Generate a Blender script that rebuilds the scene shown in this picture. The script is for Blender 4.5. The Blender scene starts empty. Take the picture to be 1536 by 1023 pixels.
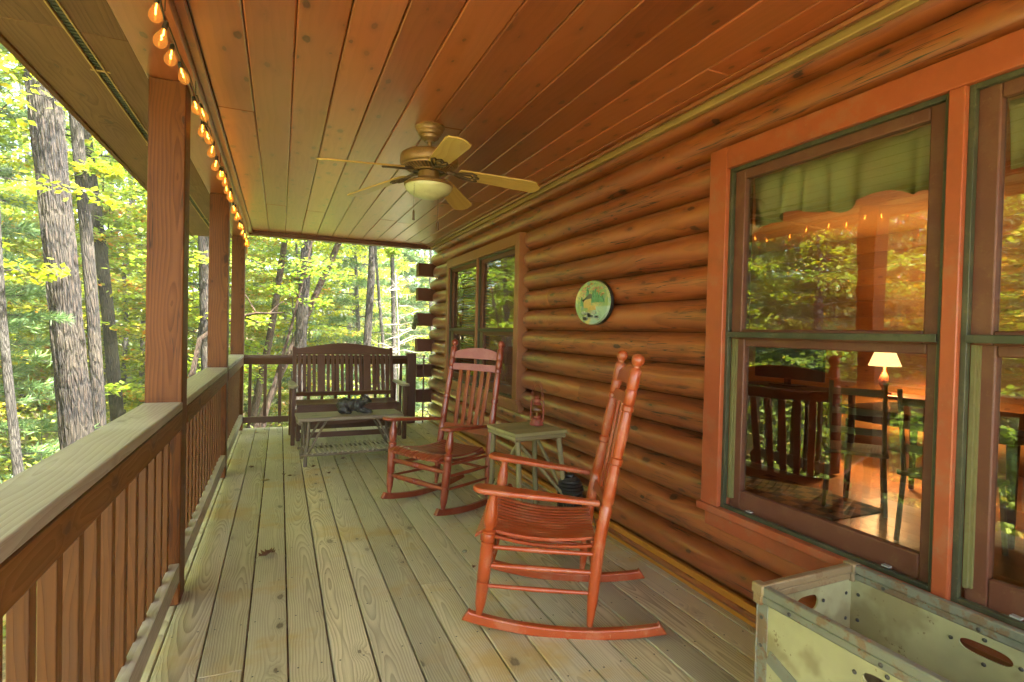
import bpy, bmesh, math, random
import numpy as np
from mathutils import Vector, Matrix, Euler, noise
random.seed(7); PI = math.pi
scene = bpy.context.scene
COL = scene.collection
V = Vector

# ------------------------------------------------------------------ mesh building helpers
class MB:
    """collects shapes with metre UVs (u across the grain, v along it) and links them as one mesh"""
    def __init__(s): s.v = []; s.f = []; s.uv = []; s.mi = []; s.sm = []
    def add(s, verts, faces, uvs, mi=0, smooth=False):
        b = len(s.v); s.v += [tuple(p) for p in verts]
        for f, u in zip(faces, uvs):
            s.f.append([b + i for i in f]); s.uv += list(u); s.mi.append(mi); s.sm.append(smooth)
    def box(s, c, d, M=None, mi=0, long=None):
        c = V(c); hx, hy, hz = d[0]/2, d[1]/2, d[2]/2
        P = [V((x, y, z)) for x in (-hx, hx) for y in (-hy, hy) for z in (-hz, hz)]
        F = [(0,1,3,2),(4,6,7,5),(0,4,5,1),(2,3,7,6),(0,2,6,4),(1,5,7,3)]
        ax = [(1,2),(1,2),(0,2),(0,2),(0,1),(0,1)]
        L = long if long is not None else max(range(3), key=lambda i: d[i])
        r = random.uniform(0, 40); r2 = random.uniform(-.03, .03)
        U = []
        for f, (a, b) in zip(F, ax):
            if L == a: lo, ac = a, b
            elif L == b: lo, ac = b, a
            else: lo, ac = a, b
            U.append([(P[i][ac] + r2, P[i][lo] + r) for i in f])
        Q = [(M @ p if M else p) + c for p in P]
        s.add(Q, F, U, mi)
    def beam(s, p0, p1, w, h, up=(0,0,1), mi=0):
        p0, p1 = V(p0), V(p1); y = (p1-p0); l = y.length; y.normalize(); up = V(up)
        x = y.cross(up).normalized(); z = x.cross(y)
        M = Matrix((x, y, z)).transposed()
        s.box((p0+p1)/2, (w, l, h), M, mi, long=1)
    def tube(s, pts, rad, seg=10, mi=0, cap=True, smooth=True, jit=0, rf=None):
        pts = [V(p) for p in pts]; n = len(pts)
        if not hasattr(rad, '__len__'): rad = [rad]*n
        T = []
        for i in range(n):
            t = pts[min(i+1, n-1)] - pts[max(i-1, 0)]
            T.append(t.normalized() if t.length > 1e-9 else (T[-1] if T else V((0,0,1))))
        a = V((1,0,0)) if abs(T[0].x) < .9 else V((0,1,0))
        X = (a - T[0]*a.dot(T[0])).normalized()
        vs = []; acc = random.uniform(0, 40); vv = []
        for i in range(n):
            X = (X - T[i]*X.dot(T[i])).normalized(); Y = T[i].cross(X)
            if i: acc += (pts[i]-pts[i-1]).length
            vv.append(acc)
            for k in range(seg):
                q = 2*PI*k/seg; R = rad[i]*(1 + (random.uniform(-jit, jit) if jit else 0)) + (rf(q, acc) if rf else 0)
                vs.append(pts[i] + X*math.cos(q)*R + Y*math.sin(q)*R)
        F = []; U = []
        for i in range(n-1):
            for k in range(seg):
                k2 = (k+1) % seg
                F.append((i*seg+k, i*seg+k2, (i+1)*seg+k2, (i+1)*seg+k))
                c0 = 2*PI*max(rad)*k/seg; c1 = 2*PI*max(rad)*(k+1)/seg
                U.append(((c0, vv[i]), (c1, vv[i]), (c1, vv[i+1]), (c0, vv[i+1])))
        s.add(vs, F, U, mi, smooth)
        if cap:
            for i, rev in ((0, True), (n-1, False)):
                f = [i*seg+k for k in range(seg)]
                if rev: f.reverse()
                ring = [vs[j] for j in f]
                s.add(ring, [tuple(range(seg))], [[(math.cos(2*PI*k/seg)*rad[i], vv[i]+math.sin(2*PI*k/seg)*rad[i]) for k in range(seg)]], mi, False)
    def lathe(s, prof, origin=(0,0,0), seg=28, mi=0, M=None, smooth=True):
        o = V(origin); vs = []; n = len(prof)
        for r, z in prof:
            for k in range(seg):
                q = 2*PI*k/seg; p = V((r*math.cos(q), r*math.sin(q), z)); vs.append((M @ p if M else p) + o)
        F = []; U = []
        for i in range(n-1):
            for k in range(seg):
                k2 = (k+1) % seg
                F.append((i*seg+k, i*seg+k2, (i+1)*seg+k2, (i+1)*seg+k)); U.append(((k*.01, prof[i][1]), (k*.01+.01, prof[i][1]), (k*.01+.01, prof[i+1][1]), (k*.01, prof[i+1][1])))
        s.add(vs, F, U, mi, smooth)
    def slab(s, outline, t, M=None, o=(0,0,0), mi=0, long=0):
        """outline: (a, b) polygon counter-clockwise, extruded by t along local z"""
        o = V(o); n = len(outline); r = random.uniform(0, 40)
        P = [V((a, b, -t/2)) for a, b in outline] + [V((a, b, t/2)) for a, b in outline]
        Q = [(M @ p if M else p) + o for p in P]
        uv = (lambda p: (p[1-long], p[long]+r))
        F = [tuple(reversed(range(n))), tuple(range(n, 2*n))]; U = [[uv(P[i]) for i in f] for f in F]
        for i in range(n):
            j = (i+1) % n; F.append((i, j, n+j, n+i)); a = P[i][long]+r; b = P[j][long]+r
            U.append(((0, a), (0, b), (t, b), (t, a)))
        s.add(Q, F, U, mi)
    def build(s, name, mat, parent=None, bevel=0, seg=2, loc=None, autosm=True):
        me = bpy.data.meshes.new(name); me.from_pydata(s.v, [], s.f)
        uvl = me.uv_layers.new(name='UVMap'); flat = np.array(s.uv, dtype=np.float32).ravel()
        uvl.data.foreach_set('uv', flat)
        me.polygons.foreach_set('material_index', s.mi); me.polygons.foreach_set('use_smooth', s.sm)
        for m in (mat if isinstance(mat, (list, tuple)) else [mat]): me.materials.append(m)
        me.update(); me.set_sharp_from_angle(angle=.75)
        o = bpy.data.objects.new(name, me); COL.objects.link(o)
        if parent is not None: o.parent = parent
        if loc is not None: o.location = loc
        if bevel:
            b = o.modifiers.new('bevel', 'BEVEL'); b.width = bevel; b.segments = seg; b.limit_method = 'ANGLE'; b.angle_limit = .7
        return o

def tag(o, label=None, cat=None, group=None, kind=None):
    for k, x in (('label', label), ('category', cat), ('group', group), ('kind', kind)):
        if x: o[k] = x
    return o
def thing(name, label, cat, loc=(0,0,0), rz=0, group=None):
    o = bpy.data.objects.new(name, None); o.empty_display_size = .1; COL.objects.link(o)
    o.location = loc; o.rotation_euler = (0,0,rz); return tag(o, label, cat, group)
def copy_tree(o, parent=None):
    c = o.copy(); COL.objects.link(c)
    if parent is not None: c.parent = parent
    for ch in list(o.children): copy_tree(ch, c)
    return c

# ------------------------------------------------------------------ material helpers
class NT:
    def __init__(s, name):
        s.m = bpy.data.materials.new(name); s.m.use_nodes = True; s.t = s.m.node_tree
        s.b = s.t.nodes['Principled BSDF']; s.out = s.t.nodes['Material Output']
    def n(s, typ, ins=None, **kw):
        x = s.t.nodes.new(typ)
        for k, v in kw.items(): setattr(x, k, v)
        for k, v in (ins or {}).items(): s.set(x.inputs[k], v)
        return x
    def set(s, sock, v):
        if isinstance(v, bpy.types.NodeSocket): s.t.links.new(v, sock)
        elif isinstance(v, tuple) and len(v) == 3 and sock.type == 'RGBA': sock.default_value = (*v, 1)
        else: sock.default_value = v
    def math(s, op, a, b=0.0, c=0.0, clamp=False):
        x = s.n('ShaderNodeMath', {0: a, 1: b, 2: c}, operation=op, use_clamp=clamp); return x.outputs[0]
    def vec(s, x, y, z=0.0): return s.n('ShaderNodeCombineXYZ', {0: x, 1: y, 2: z}).outputs[0]
    def noise(s, v, scale=1.0, detail=2.0, rough=.5, dist=0.0, out=0):
        return s.n('ShaderNodeTexNoise', {'Vector': v, 'Scale': scale, 'Detail': detail, 'Roughness': rough, 'Distortion': dist}).outputs[out]
    def step(s, v, a, b, lo=0.0, hi=1.0):
        x = s.n('ShaderNodeMapRange', {'Value': v, 'From Min': a, 'From Max': b, 'To Min': lo, 'To Max': hi}, interpolation_type='SMOOTHSTEP'); return x.outputs[0]
    def mix(s, f, a, b, mode='MIX'):
        x = s.n('ShaderNodeMix', data_type='RGBA', blend_type=mode)
        s.set(x.inputs[0], f); s.set(x.inputs[6], a); s.set(x.inputs[7], b); return x.outputs[2]
    def bump(s, h, strength=.3, dist=.01):
        return s.n('ShaderNodeBump', {'Height': h, 'Strength': strength, 'Distance': dist}).outputs[0]
    def P(s, **kw):
        for k, v in kw.items(): s.set(s.b.inputs[k.replace('_', ' ')], v)
        return s.m

def wood(name, light, dark, knotc=(.04,.02,.01), rough=.5, freq=95, contrast=.5, fiber=.3, var=.35, knots=1.0, kd=.6, stain=None, stain_amt=0,
         bump=.25, coat=0.0, coat_rough=.25, dspread=.10, sharp=1.5, blotch=.25, spec=.5, hue=None, cracks=0, kscale=1.0, ks=1.0):
    t = NT(name); uv = t.n('ShaderNodeTexCoord').outputs['UV']; sp = t.n('ShaderNodeSeparateXYZ', {0: uv}); u, v = sp.outputs[0], sp.outputs[1]
    isl = t.n('ShaderNodeNewGeometry').outputs['Random Per Island']
    i2 = t.math('FRACT', t.math('MULTIPLY', isl, 7.13)); i3 = t.math('FRACT', t.math('MULTIPLY', isl, 31.7))
    vo = t.math('ADD', v, t.math('MULTIPLY', isl, 57.0)); z = t.math('MULTIPLY', i2, 40.0)
    n1 = t.noise(t.vec(t.math('MULTIPLY', u, 1.5), t.math('MULTIPLY', vo, .8), z), 1.0, 2.0)
    n2 = t.noise(t.vec(t.math('MULTIPLY', u, 4.0), t.math('MULTIPLY', vo, 1.6), z), 1.0, 2.0)
    # knots
    kv = t.vec(t.math('MULTIPLY', u, 7.0*kscale), t.math('MULTIPLY', vo, 3.6*kscale), 0.0)
    vor = t.n('ShaderNodeTexVoronoi', {'Vector': t.n('ShaderNodeVectorMath', {0: kv, 1: t.vec(z, z, 0.0)}, operation='ADD').outputs[0], 'Scale': 1.0, 'Randomness': 1.0}, voronoi_dimensions='2D')
    kr = t.n('ShaderNodeSeparateColor', {0: vor.outputs['Color']})
    on = t.math('GREATER_THAN', kr.outputs[0], 1-kd)
    ksz = t.math('MULTIPLY_ADD', t.math('POWER', kr.outputs[1], 1.6), .13*ks, .035*ks)
    kdist = t.math('ADD', vor.outputs['Distance'], t.math('MULTIPLY', t.math('SUBTRACT', t.noise(t.vec(t.math('MULTIPLY', u, 55.), t.math('MULTIPLY', vo, 22.), z), 1.0, 3.0, .6), .5), .16))
    km = t.math('MULTIPLY', t.math('MULTIPLY', on, t.math('MULTIPLY_ADD', kr.outputs[2], .6*knots, .35*knots)), t.math('SUBTRACT', 1.0, t.step(t.math('DIVIDE', kdist, ksz), .55, 1.1)))
    halo = t.math('MULTIPLY', on, t.math('SUBTRACT', 1.0, t.step(kdist, .04, .32)))
    # growth rings cut by the board
    d = t.math('MULTIPLY_ADD', t.math('ABSOLUTE', t.math('SUBTRACT', n1, t.math('MULTIPLY_ADD', i3, .3, .3))), dspread*2.2, .006)
    uu = t.math('ADD', t.math('ADD', u, t.math('MULTIPLY', t.math('SUBTRACT', n2, .5), .07)), t.math('MULTIPLY', t.math('SUBTRACT', i2, .5), .09))
    r = t.math('SQRT', t.math('ADD', t.math('MULTIPLY', uu, uu), t.math('MULTIPLY', d, d)))
    r = t.math('ADD', r, t.math('MULTIPLY', halo, .02))
    ph = t.math('MULTIPLY_ADD', r, freq, t.math('MULTIPLY', t.noise(t.vec(t.math('MULTIPLY', u, 12.), t.math('MULTIPLY', vo, 3.), z)), .8))
    fr = t.math('FRACT', ph); ring = t.math('POWER', fr, sharp); ring = t.math('MULTIPLY', ring, t.math('SUBTRACT', 1.0, t.step(fr, .88, 1.0)))
    fib = t.noise(t.vec(t.math('MULTIPLY', u, 260.), t.math('MULTIPLY', vo, 6.), z), 1.0, 3.0, .6)
    blo = t.noise(t.vec(t.math('MULTIPLY', u, 5.), t.math('MULTIPLY', vo, 1.3), z), 1.0, 4.0, .6)
    f = t.math('ADD', t.math('MULTIPLY', ring, contrast), t.math('MULTIPLY', t.math('SUBTRACT', fib, .45), fiber))
    f = t.math('ADD', f, t.math('MULTIPLY', t.math('SUBTRACT', blo, .5), blotch), clamp=True)
    f = t.math('ADD', f, 0.0, clamp=True)
    c = t.mix(f, light, dark)
    if hue: c = t.mix(t.math('MULTIPLY', i3, .8), c, t.mix(.6, c, hue))
    if stain:
        pos = t.n('ShaderNodeNewGeometry').outputs['Position']
        sn = t.noise(pos, 1.6, 5.0, .65); c = t.mix(t.math('MULTIPLY', t.step(sn, .5, .68), stain_amt), c, stain)
    kc = t.mix(t.step(t.math('DIVIDE', kdist, ksz), .25, .75), t.mix(.45, dark, knotc), knotc); c = t.mix(km, c, kc); c = t.mix(t.math('MULTIPLY', halo, .25*knots), c, dark)
    hgt = t.math('MULTIPLY_ADD', ring, -.6, t.math('MULTIPLY', fib, .5))
    if cracks:
        cn = t.noise(t.vec(t.math('MULTIPLY', u, 30.), t.math('MULTIPLY', vo, 1.1), z), 1.0, 3.0, .5)
        ck = t.math('MULTIPLY', t.math('SUBTRACT', 1.0, t.step(t.math('ABSOLUTE', t.math('SUBTRACT', cn, .5)), .003, .016)), t.step(blo, .48, .56))
        c = t.mix(t.math('MULTIPLY', ck, cracks), c, knotc)
    br = t.math('MULTIPLY_ADD', t.math('SUBTRACT', i2, .5), var, 1.0)
    c = t.n('ShaderNodeHueSaturation', {'Color': c, 'Value': br}).outputs[0]
    return t.P(Base_Color=c, Roughness=t.math('MULTIPLY_ADD', f, .15, rough), Normal=t.bump(hgt, bump, .002), Coat_Weight=coat, Coat_Roughness=coat_rough, Specular_IOR_Level=spec)

def paint(name, col, rough=.4, worn=None, amt=.0, bump=.15, scale=9, metal=0, var=.12, coat=0, vscale=160):
    t = NT(name); tc = t.n('ShaderNodeTexCoord').outputs['Object']
    n = t.noise(tc, scale, 4.0, .6); f = t.noise(tc, vscale, 2.0, .5)
    c = t.n('ShaderNodeHueSaturation', {'Color': col, 'Value': t.math('MULTIPLY_ADD', t.math('SUBTRACT', n, .5), var*3, 1.0)}).outputs[0]
    uvp = t.n('ShaderNodeSeparateXYZ', {0: t.n('ShaderNodeTexCoord').outputs['UV']}); br = t.noise(t.vec(t.math('MULTIPLY', uvp.outputs[0], 240.), t.math('MULTIPLY', uvp.outputs[1], 7.), 0.0), 1.0, 2.0, .5)
    grime = t.noise(tc, scale*.45, 5.0, .7); c = t.mix(t.math('MULTIPLY', t.step(grime, .50, .70), .30), c, t.mix(.75, c, (.06,.035,.02)))
    if worn:
        chip = t.noise(tc, 38., 3.0, .7); c = t.mix(t.math('MULTIPLY', t.step(t.math('ADD', chip, t.math('MULTIPLY', t.math('SUBTRACT', n, .5), .35)), .66, .70), min(1., amt*2.)), c, worn)
    if worn: c = t.mix(t.math('MULTIPLY', t.step(t.math('ADD', n, t.math('MULTIPLY', f, .25)), .62, .74), amt), c, worn)
    return t.P(Base_Color=c, Roughness=t.math('MULTIPLY_ADD', n, .2, rough-.1), Metallic=metal, Normal=t.bump(t.math('ADD', t.math('ADD', t.math('MULTIPLY', n, .6), t.math('MULTIPLY', f, .3)), t.math('MULTIPLY', br, .35)), bump, .003), Coat_Weight=coat, Coat_Roughness=.15)

def glassmat(name, ior=1.8, tint=(.93,.96,.93), rough=.0, dist=.0011):
    t = NT(name); tc = t.n('ShaderNodeTexCoord').outputs['Object']
    nrm = t.bump(t.noise(tc, 3.5, 2.0, .5), .5, dist)
    fr = t.math('MULTIPLY', t.n('ShaderNodeFresnel', {'IOR': ior, 'Normal': nrm}).outputs[0], t.math('SUBTRACT', 1.0, t.n('ShaderNodeNewGeometry').outputs['Backfacing']))
    g = t.n('ShaderNodeBsdfGlossy', {'Roughness': rough, 'Normal': nrm}); tr = t.n('ShaderNodeBsdfTransparent', {'Color': tint})
    mx = t.n('ShaderNodeMixShader', {0: fr, 1: tr.outputs[0], 2: g.outputs[0]})
    t.t.links.new(mx.outputs[0], t.out.inputs[0]); return t.m
def emit(name, col, strength):
    t = NT(name); return t.P(Base_Color=col, Emission_Color=(*col, 1) if False else col, Emission_Strength=strength)

M_ = {}
M_['deck'] = wood('deck_wood', (.57,.49,.29), (.19,.14,.075), (.05,.035,.02), rough=.5, freq=100, contrast=.74, fiber=.60, var=.50, kd=.30, stain=(.46,.31,.10), stain_amt=.8, bump=.6, blotch=1.1, dspread=.08, sharp=1.5, spec=.45, hue=(.45,.42,.32))
M_['ceil'] = wood('ceiling_wood', (.33,.076,.021), (.15,.028,.008), (.014,.006,.003), rough=.33, freq=30, contrast=.32, fiber=.26, var=.60, kd=.62, knots=1.4, bump=.10, coat=.8, coat_rough=.28, hue=(.36,.12,.038), blotch=1.0, kscale=1.15, ks=.95)
M_['log'] = wood('log_wood', (.36,.105,.026), (.080,.016,.006), (.012,.005,.003), rough=.32, freq=22, contrast=.5, fiber=.36, var=.34, kd=.60, knots=1.3, bump=.35, coat=1.0, coat_rough=.25, blotch=1.4, cracks=1.0, dspread=.2, hue=(.30,.060,.016), kscale=1.0, ks=.95)
M_['post'] = wood('post_wood', (.140,.043,.006), (.050,.011,.0018), (.010,.005,.003), rough=.5, freq=75, contrast=.65, fiber=.6, var=.2, kd=.35, bump=.3, blotch=1.2, cracks=.7, spec=.22)
M_['rail'] = wood('rail_wood', (.150,.045,.008), (.058,.014,.004), (.02,.01,.006), rough=.5, freq=70, contrast=.6, fiber=.55, var=.9, kd=.2, bump=.35, hue=(.17,.088,.010), stain=(.10,.05,.025), stain_amt=.4, spec=.22)
M_['cap'] = wood('rail_cap_wood', (.33,.27,.19), (.18,.14,.095), (.05,.04,.03), rough=.42, freq=60, contrast=.5, fiber=.5, var=.15, kd=.2, bump=.4, stain=(.42,.37,.29), stain_amt=.7, blotch=.7)
M_['brown'] = wood('dark_brown_wood', (.105,.036,.015), (.05,.016,.008), (.02,.01,.006), rough=.42, freq=60, contrast=.4, fiber=.3, var=.2, kd=.1, bump=.2)
M_['endwood'] = wood('stained_end_wood', (.13,.036,.016), (.075,.02,.01), (.02,.01,.006), rough=.5, freq=90, contrast=.5, fiber=.3, var=.2, kd=.2, bump=.3)
M_['soffit'] = wood('soffit_plywood', (.13,.050,.017), (.055,.020,.007), (.04,.018,.01), rough=.6, freq=60, contrast=.5, fiber=.9, var=.1, kd=.3, bump=.3, dspread=.12, blotch=1.6)
M_['base'] = wood('skirting_wood', (.50,.20,.02), (.36,.11,.01), (.08,.03,.01), rough=.4, freq=40, contrast=.3, fiber=.2, var=.15, kd=.3, bump=.15, coat=.2)
M_['trimw'] = wood('pale_trim_wood', (.36,.23,.08), (.25,.13,.045), (.06,.03,.01), rough=.4, freq=60, contrast=.3, fiber=.2, var=.2, kd=.2, bump=.15)
M_['casing'] = paint('orange_trim_paint', (.36,.080,.026), .42, worn=(.30,.14,.07), amt=.35, bump=.2, vscale=220)
M_['casing2'] = paint('tan_trim_paint', (.30,.115,.045), .42, worn=(.27,.14,.07), amt=.25, bump=.2, vscale=220)
M_['chair'] = paint('orange_red_chair_paint', (.36,.056,.009), .36, worn=(.40,.15,.07), amt=.45, bump=.14, var=.16, coat=.25)
M_['chair2'] = paint('brick_red_chair_paint', (.235,.036,.013), .36, worn=(.40,.10,.05), amt=.3, bump=.1, var=.10, coat=.3)
M_['mauve'] = paint('mauve_pink_colour', (.38,.12,.14), .38, worn=(.42,.18,.19), amt=.4, bump=.12, var=.12, coat=.2)  # crest and upper back rail of the farther chair, coloured pink-mauve
M_['sash'] = paint('brown_sash_paint', (.125,.040,.020), .5, worn=(.17,.08,.035), amt=.3)
M_['green'] = paint('green_frame_metal', (.048,.050,.026), .45, worn=(.12,.11,.05), amt=.3)
M_['olive'] = paint('olive_frame_metal', (.17,.155,.055), .5, worn=(.12,.07,.03), amt=.3)
M_['fanmetal'] = paint('tan_fan_metal', (.27,.15,.055), .36, worn=(.17,.09,.035), amt=.5, metal=.25, var=.15)
M_['fandark'] = paint('dark_fan_iron', (.10,.062,.035), .45, metal=.4)
M_['blade'] = wood('fan_blade_maple', (.50,.32,.09), (.36,.20,.055), (.2,.1,.04), rough=.38, freq=45, contrast=.5, fiber=.2, var=.15, knots=.0, kd=.0, bump=.08, coat=.2)
M_['frost'] = paint('frosted_light_glass', (.56,.55,.33), .3, bump=.02, var=.04, coat=.5)
M_['bark_table'] = wood('rustic_table_wood', (.30,.26,.105), (.16,.125,.045), (.04,.03,.02), rough=.6, freq=60, contrast=.5, fiber=.4, var=.25, kd=.3, bump=.5, blotch=.5)
M_['twig'] = wood('mossy_twig_bark', (.25,.205,.095), (.13,.10,.045), (.04,.03,.02), rough=.75, freq=30, contrast=.5, fiber=.6, var=.4, kd=.4, bump=.8, blotch=.8)
M_['grey_table'] = wood('weathered_table_wood', (.24,.185,.13), (.125,.09,.06), (.04,.03,.02), rough=.6, freq=60, contrast=.5, fiber=.4, var=.25, kd=.3, bump=.5, blotch=.5)
M_['greytwig'] = wood('weathered_twig_bark', (.21,.16,.105), (.10,.075,.05), (.04,.03,.02), rough=.75, freq=30, contrast=.5, fiber=.6, var=.4, kd=.4, bump=.8, blotch=.8)
M_['latch'] = paint('grey_latch_plastic', (.30,.30,.27), .4)
M_['paletwig'] = wood('pale_twig_bark', (.36,.31,.22), (.20,.165,.11), (.05,.04,.03), rough=.7, freq=30, contrast=.5, fiber=.6, var=.5, kd=.3, bump=.8, blotch=.8)
M_['black'] = paint('black_plastic', (.012,.013,.013), .35, bump=.05)
M_['bear'] = paint('black_resin', (.022,.020,.018), .5, worn=(.06,.05,.04), amt=.5, bump=.9, scale=40, vscale=120)
M_['redtin'] = paint('rusty_red_tin', (.25,.045,.028), .45, worn=(.16,.07,.035), amt=.6, scale=25, metal=.1)
M_['fibre'] = paint('worn_cream_fibreboard', (.40,.37,.185), .5, worn=(.22,.17,.07), amt=.7, bump=.25, scale=3.2, var=.35, vscale=14)
M_['galv'] = paint('dull_galvanised_steel', (.26,.26,.19), .5, worn=(.25,.13,.055), amt=.7, scale=12, metal=.4, vscale=60)
M_['rimw'] = paint('rust_stained_wood_rim', (.27,.185,.085), .55, worn=(.18,.09,.035), amt=.6, scale=14)
M_['orn'] = paint('mossy_green_resin', (.10,.12,.06), .6, worn=(.2,.2,.12), amt=.5, scale=60, bump=.6)
M_['white'] = paint('white_plastic', (.7,.7,.64), .4)
M_['yellow'] = paint('yellow_plastic', (.55,.33,.05), .4)
M_['wire'] = paint('dark_wire', (.02,.02,.012), .5)
M_['vent'] = paint('black_vent_mesh', (.03,.035,.025), .5)
M_['steel'] = paint('nail_steel', (.12,.11,.10), .4, metal=.7)
M_['curtain'] = None
M_['pane'] = glassmat('window_glass', 2.7, tint=(.88,.90,.86))
M_['globe'] = glassmat('lantern_glass', 1.5, tint=(.95,.88,.62), dist=.0)

def emit(name, col, strength):
    t = NT(name); return t.P(Base_Color=col, Emission_Color=col, Emission_Strength=strength)
# ------------------------------------------------------------------ deck (structure)
mb = MB(); x = -.42; bw = .1505; xs = []
y0, y1 = -2.0, 7.66
mb.box((-.50, (y0+y1)/2, -.019), (.145, y1-y0, .038))
while x < 1.98:
    w = min(bw, 2.0-x)
    if w > .03:
        br = sorted([random.uniform(-1.2, 6.8)] if random.random() < .3 else [])
        ys = [y0] + br + [y1 + random.uniform(-.004, .004)]
        for a, b in zip(ys[:-1], ys[1:]):
            mb.box((x+w/2, (a+b)/2 + .001, -.019+random.uniform(-.0012, .0012)), (w, b-a-.003, .038), Matrix.Rotation(random.uniform(-.006, .006), 3, 'Y'))
    x += w + .0072
nx = -.42
while nx < 1.9:
    for yy in np.arange(-1.9, 7.6, .41):
        for q in (.028, .122):
            px, py = nx+q+random.uniform(-.006, .006), yy+random.uniform(-.010, .010)
            if px < 1.97: mb.add([(px+.0042*math.cos(a_), py+.0042*math.sin(a_), .0016) for a_ in np.linspace(0, 2*PI, 7)[:-1]], [tuple(range(6))], [[(0,0)]*6], 1)
    nx += bw + .0072
deck = mb.build('deck', [M_['deck'], M_['black']], bevel=.003); tag(deck, kind='structure')
mb = MB()
for yy in np.arange(-1.9, 7.6, .41): mb.box((.72, yy, -.15), (2.55, .038, .22))
mb.box((-.57, 2.8, -.13), (.038, 9.7, .25)); mb.box((.72, 7.675, -.13), (2.55, .03, .25))
for yy in (-1.8, .6, 2.9, 5.2, 7.5): mb.box((-.49, yy, -.95), (.14, .14, 1.4))
tag(mb.build('deck_joists', M_['brown']), kind='structure')

# ------------------------------------------------------------------ log cabin (thing)
cabin = thing('log_cabin', 'log cabin with rounded orange-brown log siding behind the rocking chairs', 'cabin', (2.2, 2.8, 0))
def K(o):  # keep world placement under the cabin
    o.parent = cabin; o.location = tuple(-c for c in cabin.location); return o
XC, XV = 1.975, 2.068      # crown and valley of the logs
PITCH, Z0 = .1785, .081
WIN = [dict(y0=.02, y1=2.04, z0=.46, z1=2.16), dict(y0=4.47, y1=6.66, z0=.66, z1=2.14)]
def log_run(mb, ya, yb, zc, h, cap0=False, cap1=False, dx=0.):
    seg = 12; n = max(2, int((yb-ya)/.12)); r = random.uniform(0, 40); dz = random.uniform(-.003, .003)
    vs = []; st = random.uniform(0, 99)
    def prof(q):   # q from -1 (bottom) to 1
        e = max(0., 1-abs(q)**2.3); return XV - (XV-XC+dx)*e**.56
    ys = [ya + (yb-ya)*i/n for i in range(n+1)]
    rnd = []
    for i, y in enumerate(ys):
        s = 1.0
        if cap0 and i == 0: s = .72
        if cap1 and i == n: s = .72
        w = noise.noise(V((y*1.1, st, 0)))*.004
        for k in range(seg+1):
            q = -1 + 2*k/seg
            vs.append((XV - (XV - prof(q))*s + w*(1-q*q), y, zc + dz*0 + q*h/2*(1 if s == 1 else .93)))
    F = []; U = []
    for i in range(n):
        for k in range(seg):
            a = i*(seg+1)+k; F.append((a, a+1, a+seg+2, a+seg+1))
            u0 = (-.12 + .24*k/seg); u1 = (-.12+.24*(k+1)/seg)
            U.append(((u0, ys[i]+r), (u1, ys[i]+r), (u1, ys[i+1]+r), (u0, ys[i+1]+r)))
    mb.add(vs, F, U, 0, True)
    for i, c in ((0, cap0), (n, cap1)):
        ring = [vs[i*(seg+1)+k] for k in range(seg+1)] + [(XV+.06, ys[i], zc+h/2), (XV+.06, ys[i], zc-h/2)]
        mb.add(ring, [tuple(range(seg+3))], [[(p[0], p[2]*2+r) for p in ring]])
mb = MB(); YN, YF = -2.2, 7.60
bnd = [0.0] + [Z0+PITCH*k for k in range(0, 15)]
for k in range(len(bnd)-1):
    za, zb = bnd[k], bnd[k+1]
    if za > 2.46: break
    cuts = [(w['y0'], w['y1']) for w in WIN if zb > w['z0']+.02 and za < w['z1']-.02]
    yend = YF + (.16 if k % 2 == 1 else .0)
    spans = []; s = YN
    for a, b in cuts: spans.append((s, a)); s = b
    spans.append((s, yend))
    for a, b in spans:
        js = [a, b]
        if b-a > 2.0 and random.random() < .8: js = [a, random.uniform(a+.5, b-.5), b]
        for c, d in zip(js[:-1], js[1:]):
            log_run(mb, c+.0015, d-.0015, (za+zb)/2, zb-za-.003, cap0=(c == a and c != YN), cap1=(d == b), dx=random.uniform(-.002, .002))
for w0 in WIN: pass
# flat backing wall behind the logs, with window openings left free
def backing(mb, X, ya, yb, za, zb, t=.10):
    yy = sorted({ya, yb, *[w[k] for w in WIN for k in ('y0', 'y1')]}); 
    for a, b in zip(yy[:-1], yy[1:]):
        w = next((w for w in WIN if abs(a-w['y0']) < 1e-6 and abs(b-w['y1']) < 1e-6), None)
        if w:
            mb.box((X+t/2, (a+b)/2, (za+w['z0'])/2), (t, b-a, w['z0']-za)); mb.box((X+t/2, (a+b)/2, (w['z1']+zb)/2), (t, b-a, zb-w['z1']))
        else: mb.box((X+t/2, (a+b)/2, (za+zb)/2), (t, b-a, zb-za))
K(mb.build('log_wall', M_['log']))
mb = MB(); backing(mb, 2.072, YN, 7.60, -.5, 2.62); K(mb.build('inner_wall', M_['rail']))
# crossing log ends of the gable wall: dark squared ends sticking out past the corner
for zc in (2.165, 1.815, 1.455, 1.09, .725, .365):
    mb = MB(); mb.box((1.96, 7.675, zc), (.335, .15, .182), long=0); K(mb.build('squared_log_end', M_['endwood'], bevel=.006))
mb = MB(); mb.box((1.998, 2.7, .046), (.024, 9.8, .092)); K(mb.build('skirting_board', M_['base'], bevel=.003))
# gable wall and the cabin's roof
for c_, d_ in (((5.1, 7.68, 1.2), (5.8, .14, 3.4)), ((5.1, -2.28, 1.2), (5.8, .14, 3.4)), ((8.0, 2.7, 1.2), (.14, 9.9, 3.4))): mb = MB(); mb.box(c_, d_); K(mb.build('outer_wall', M_['log']))

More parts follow.
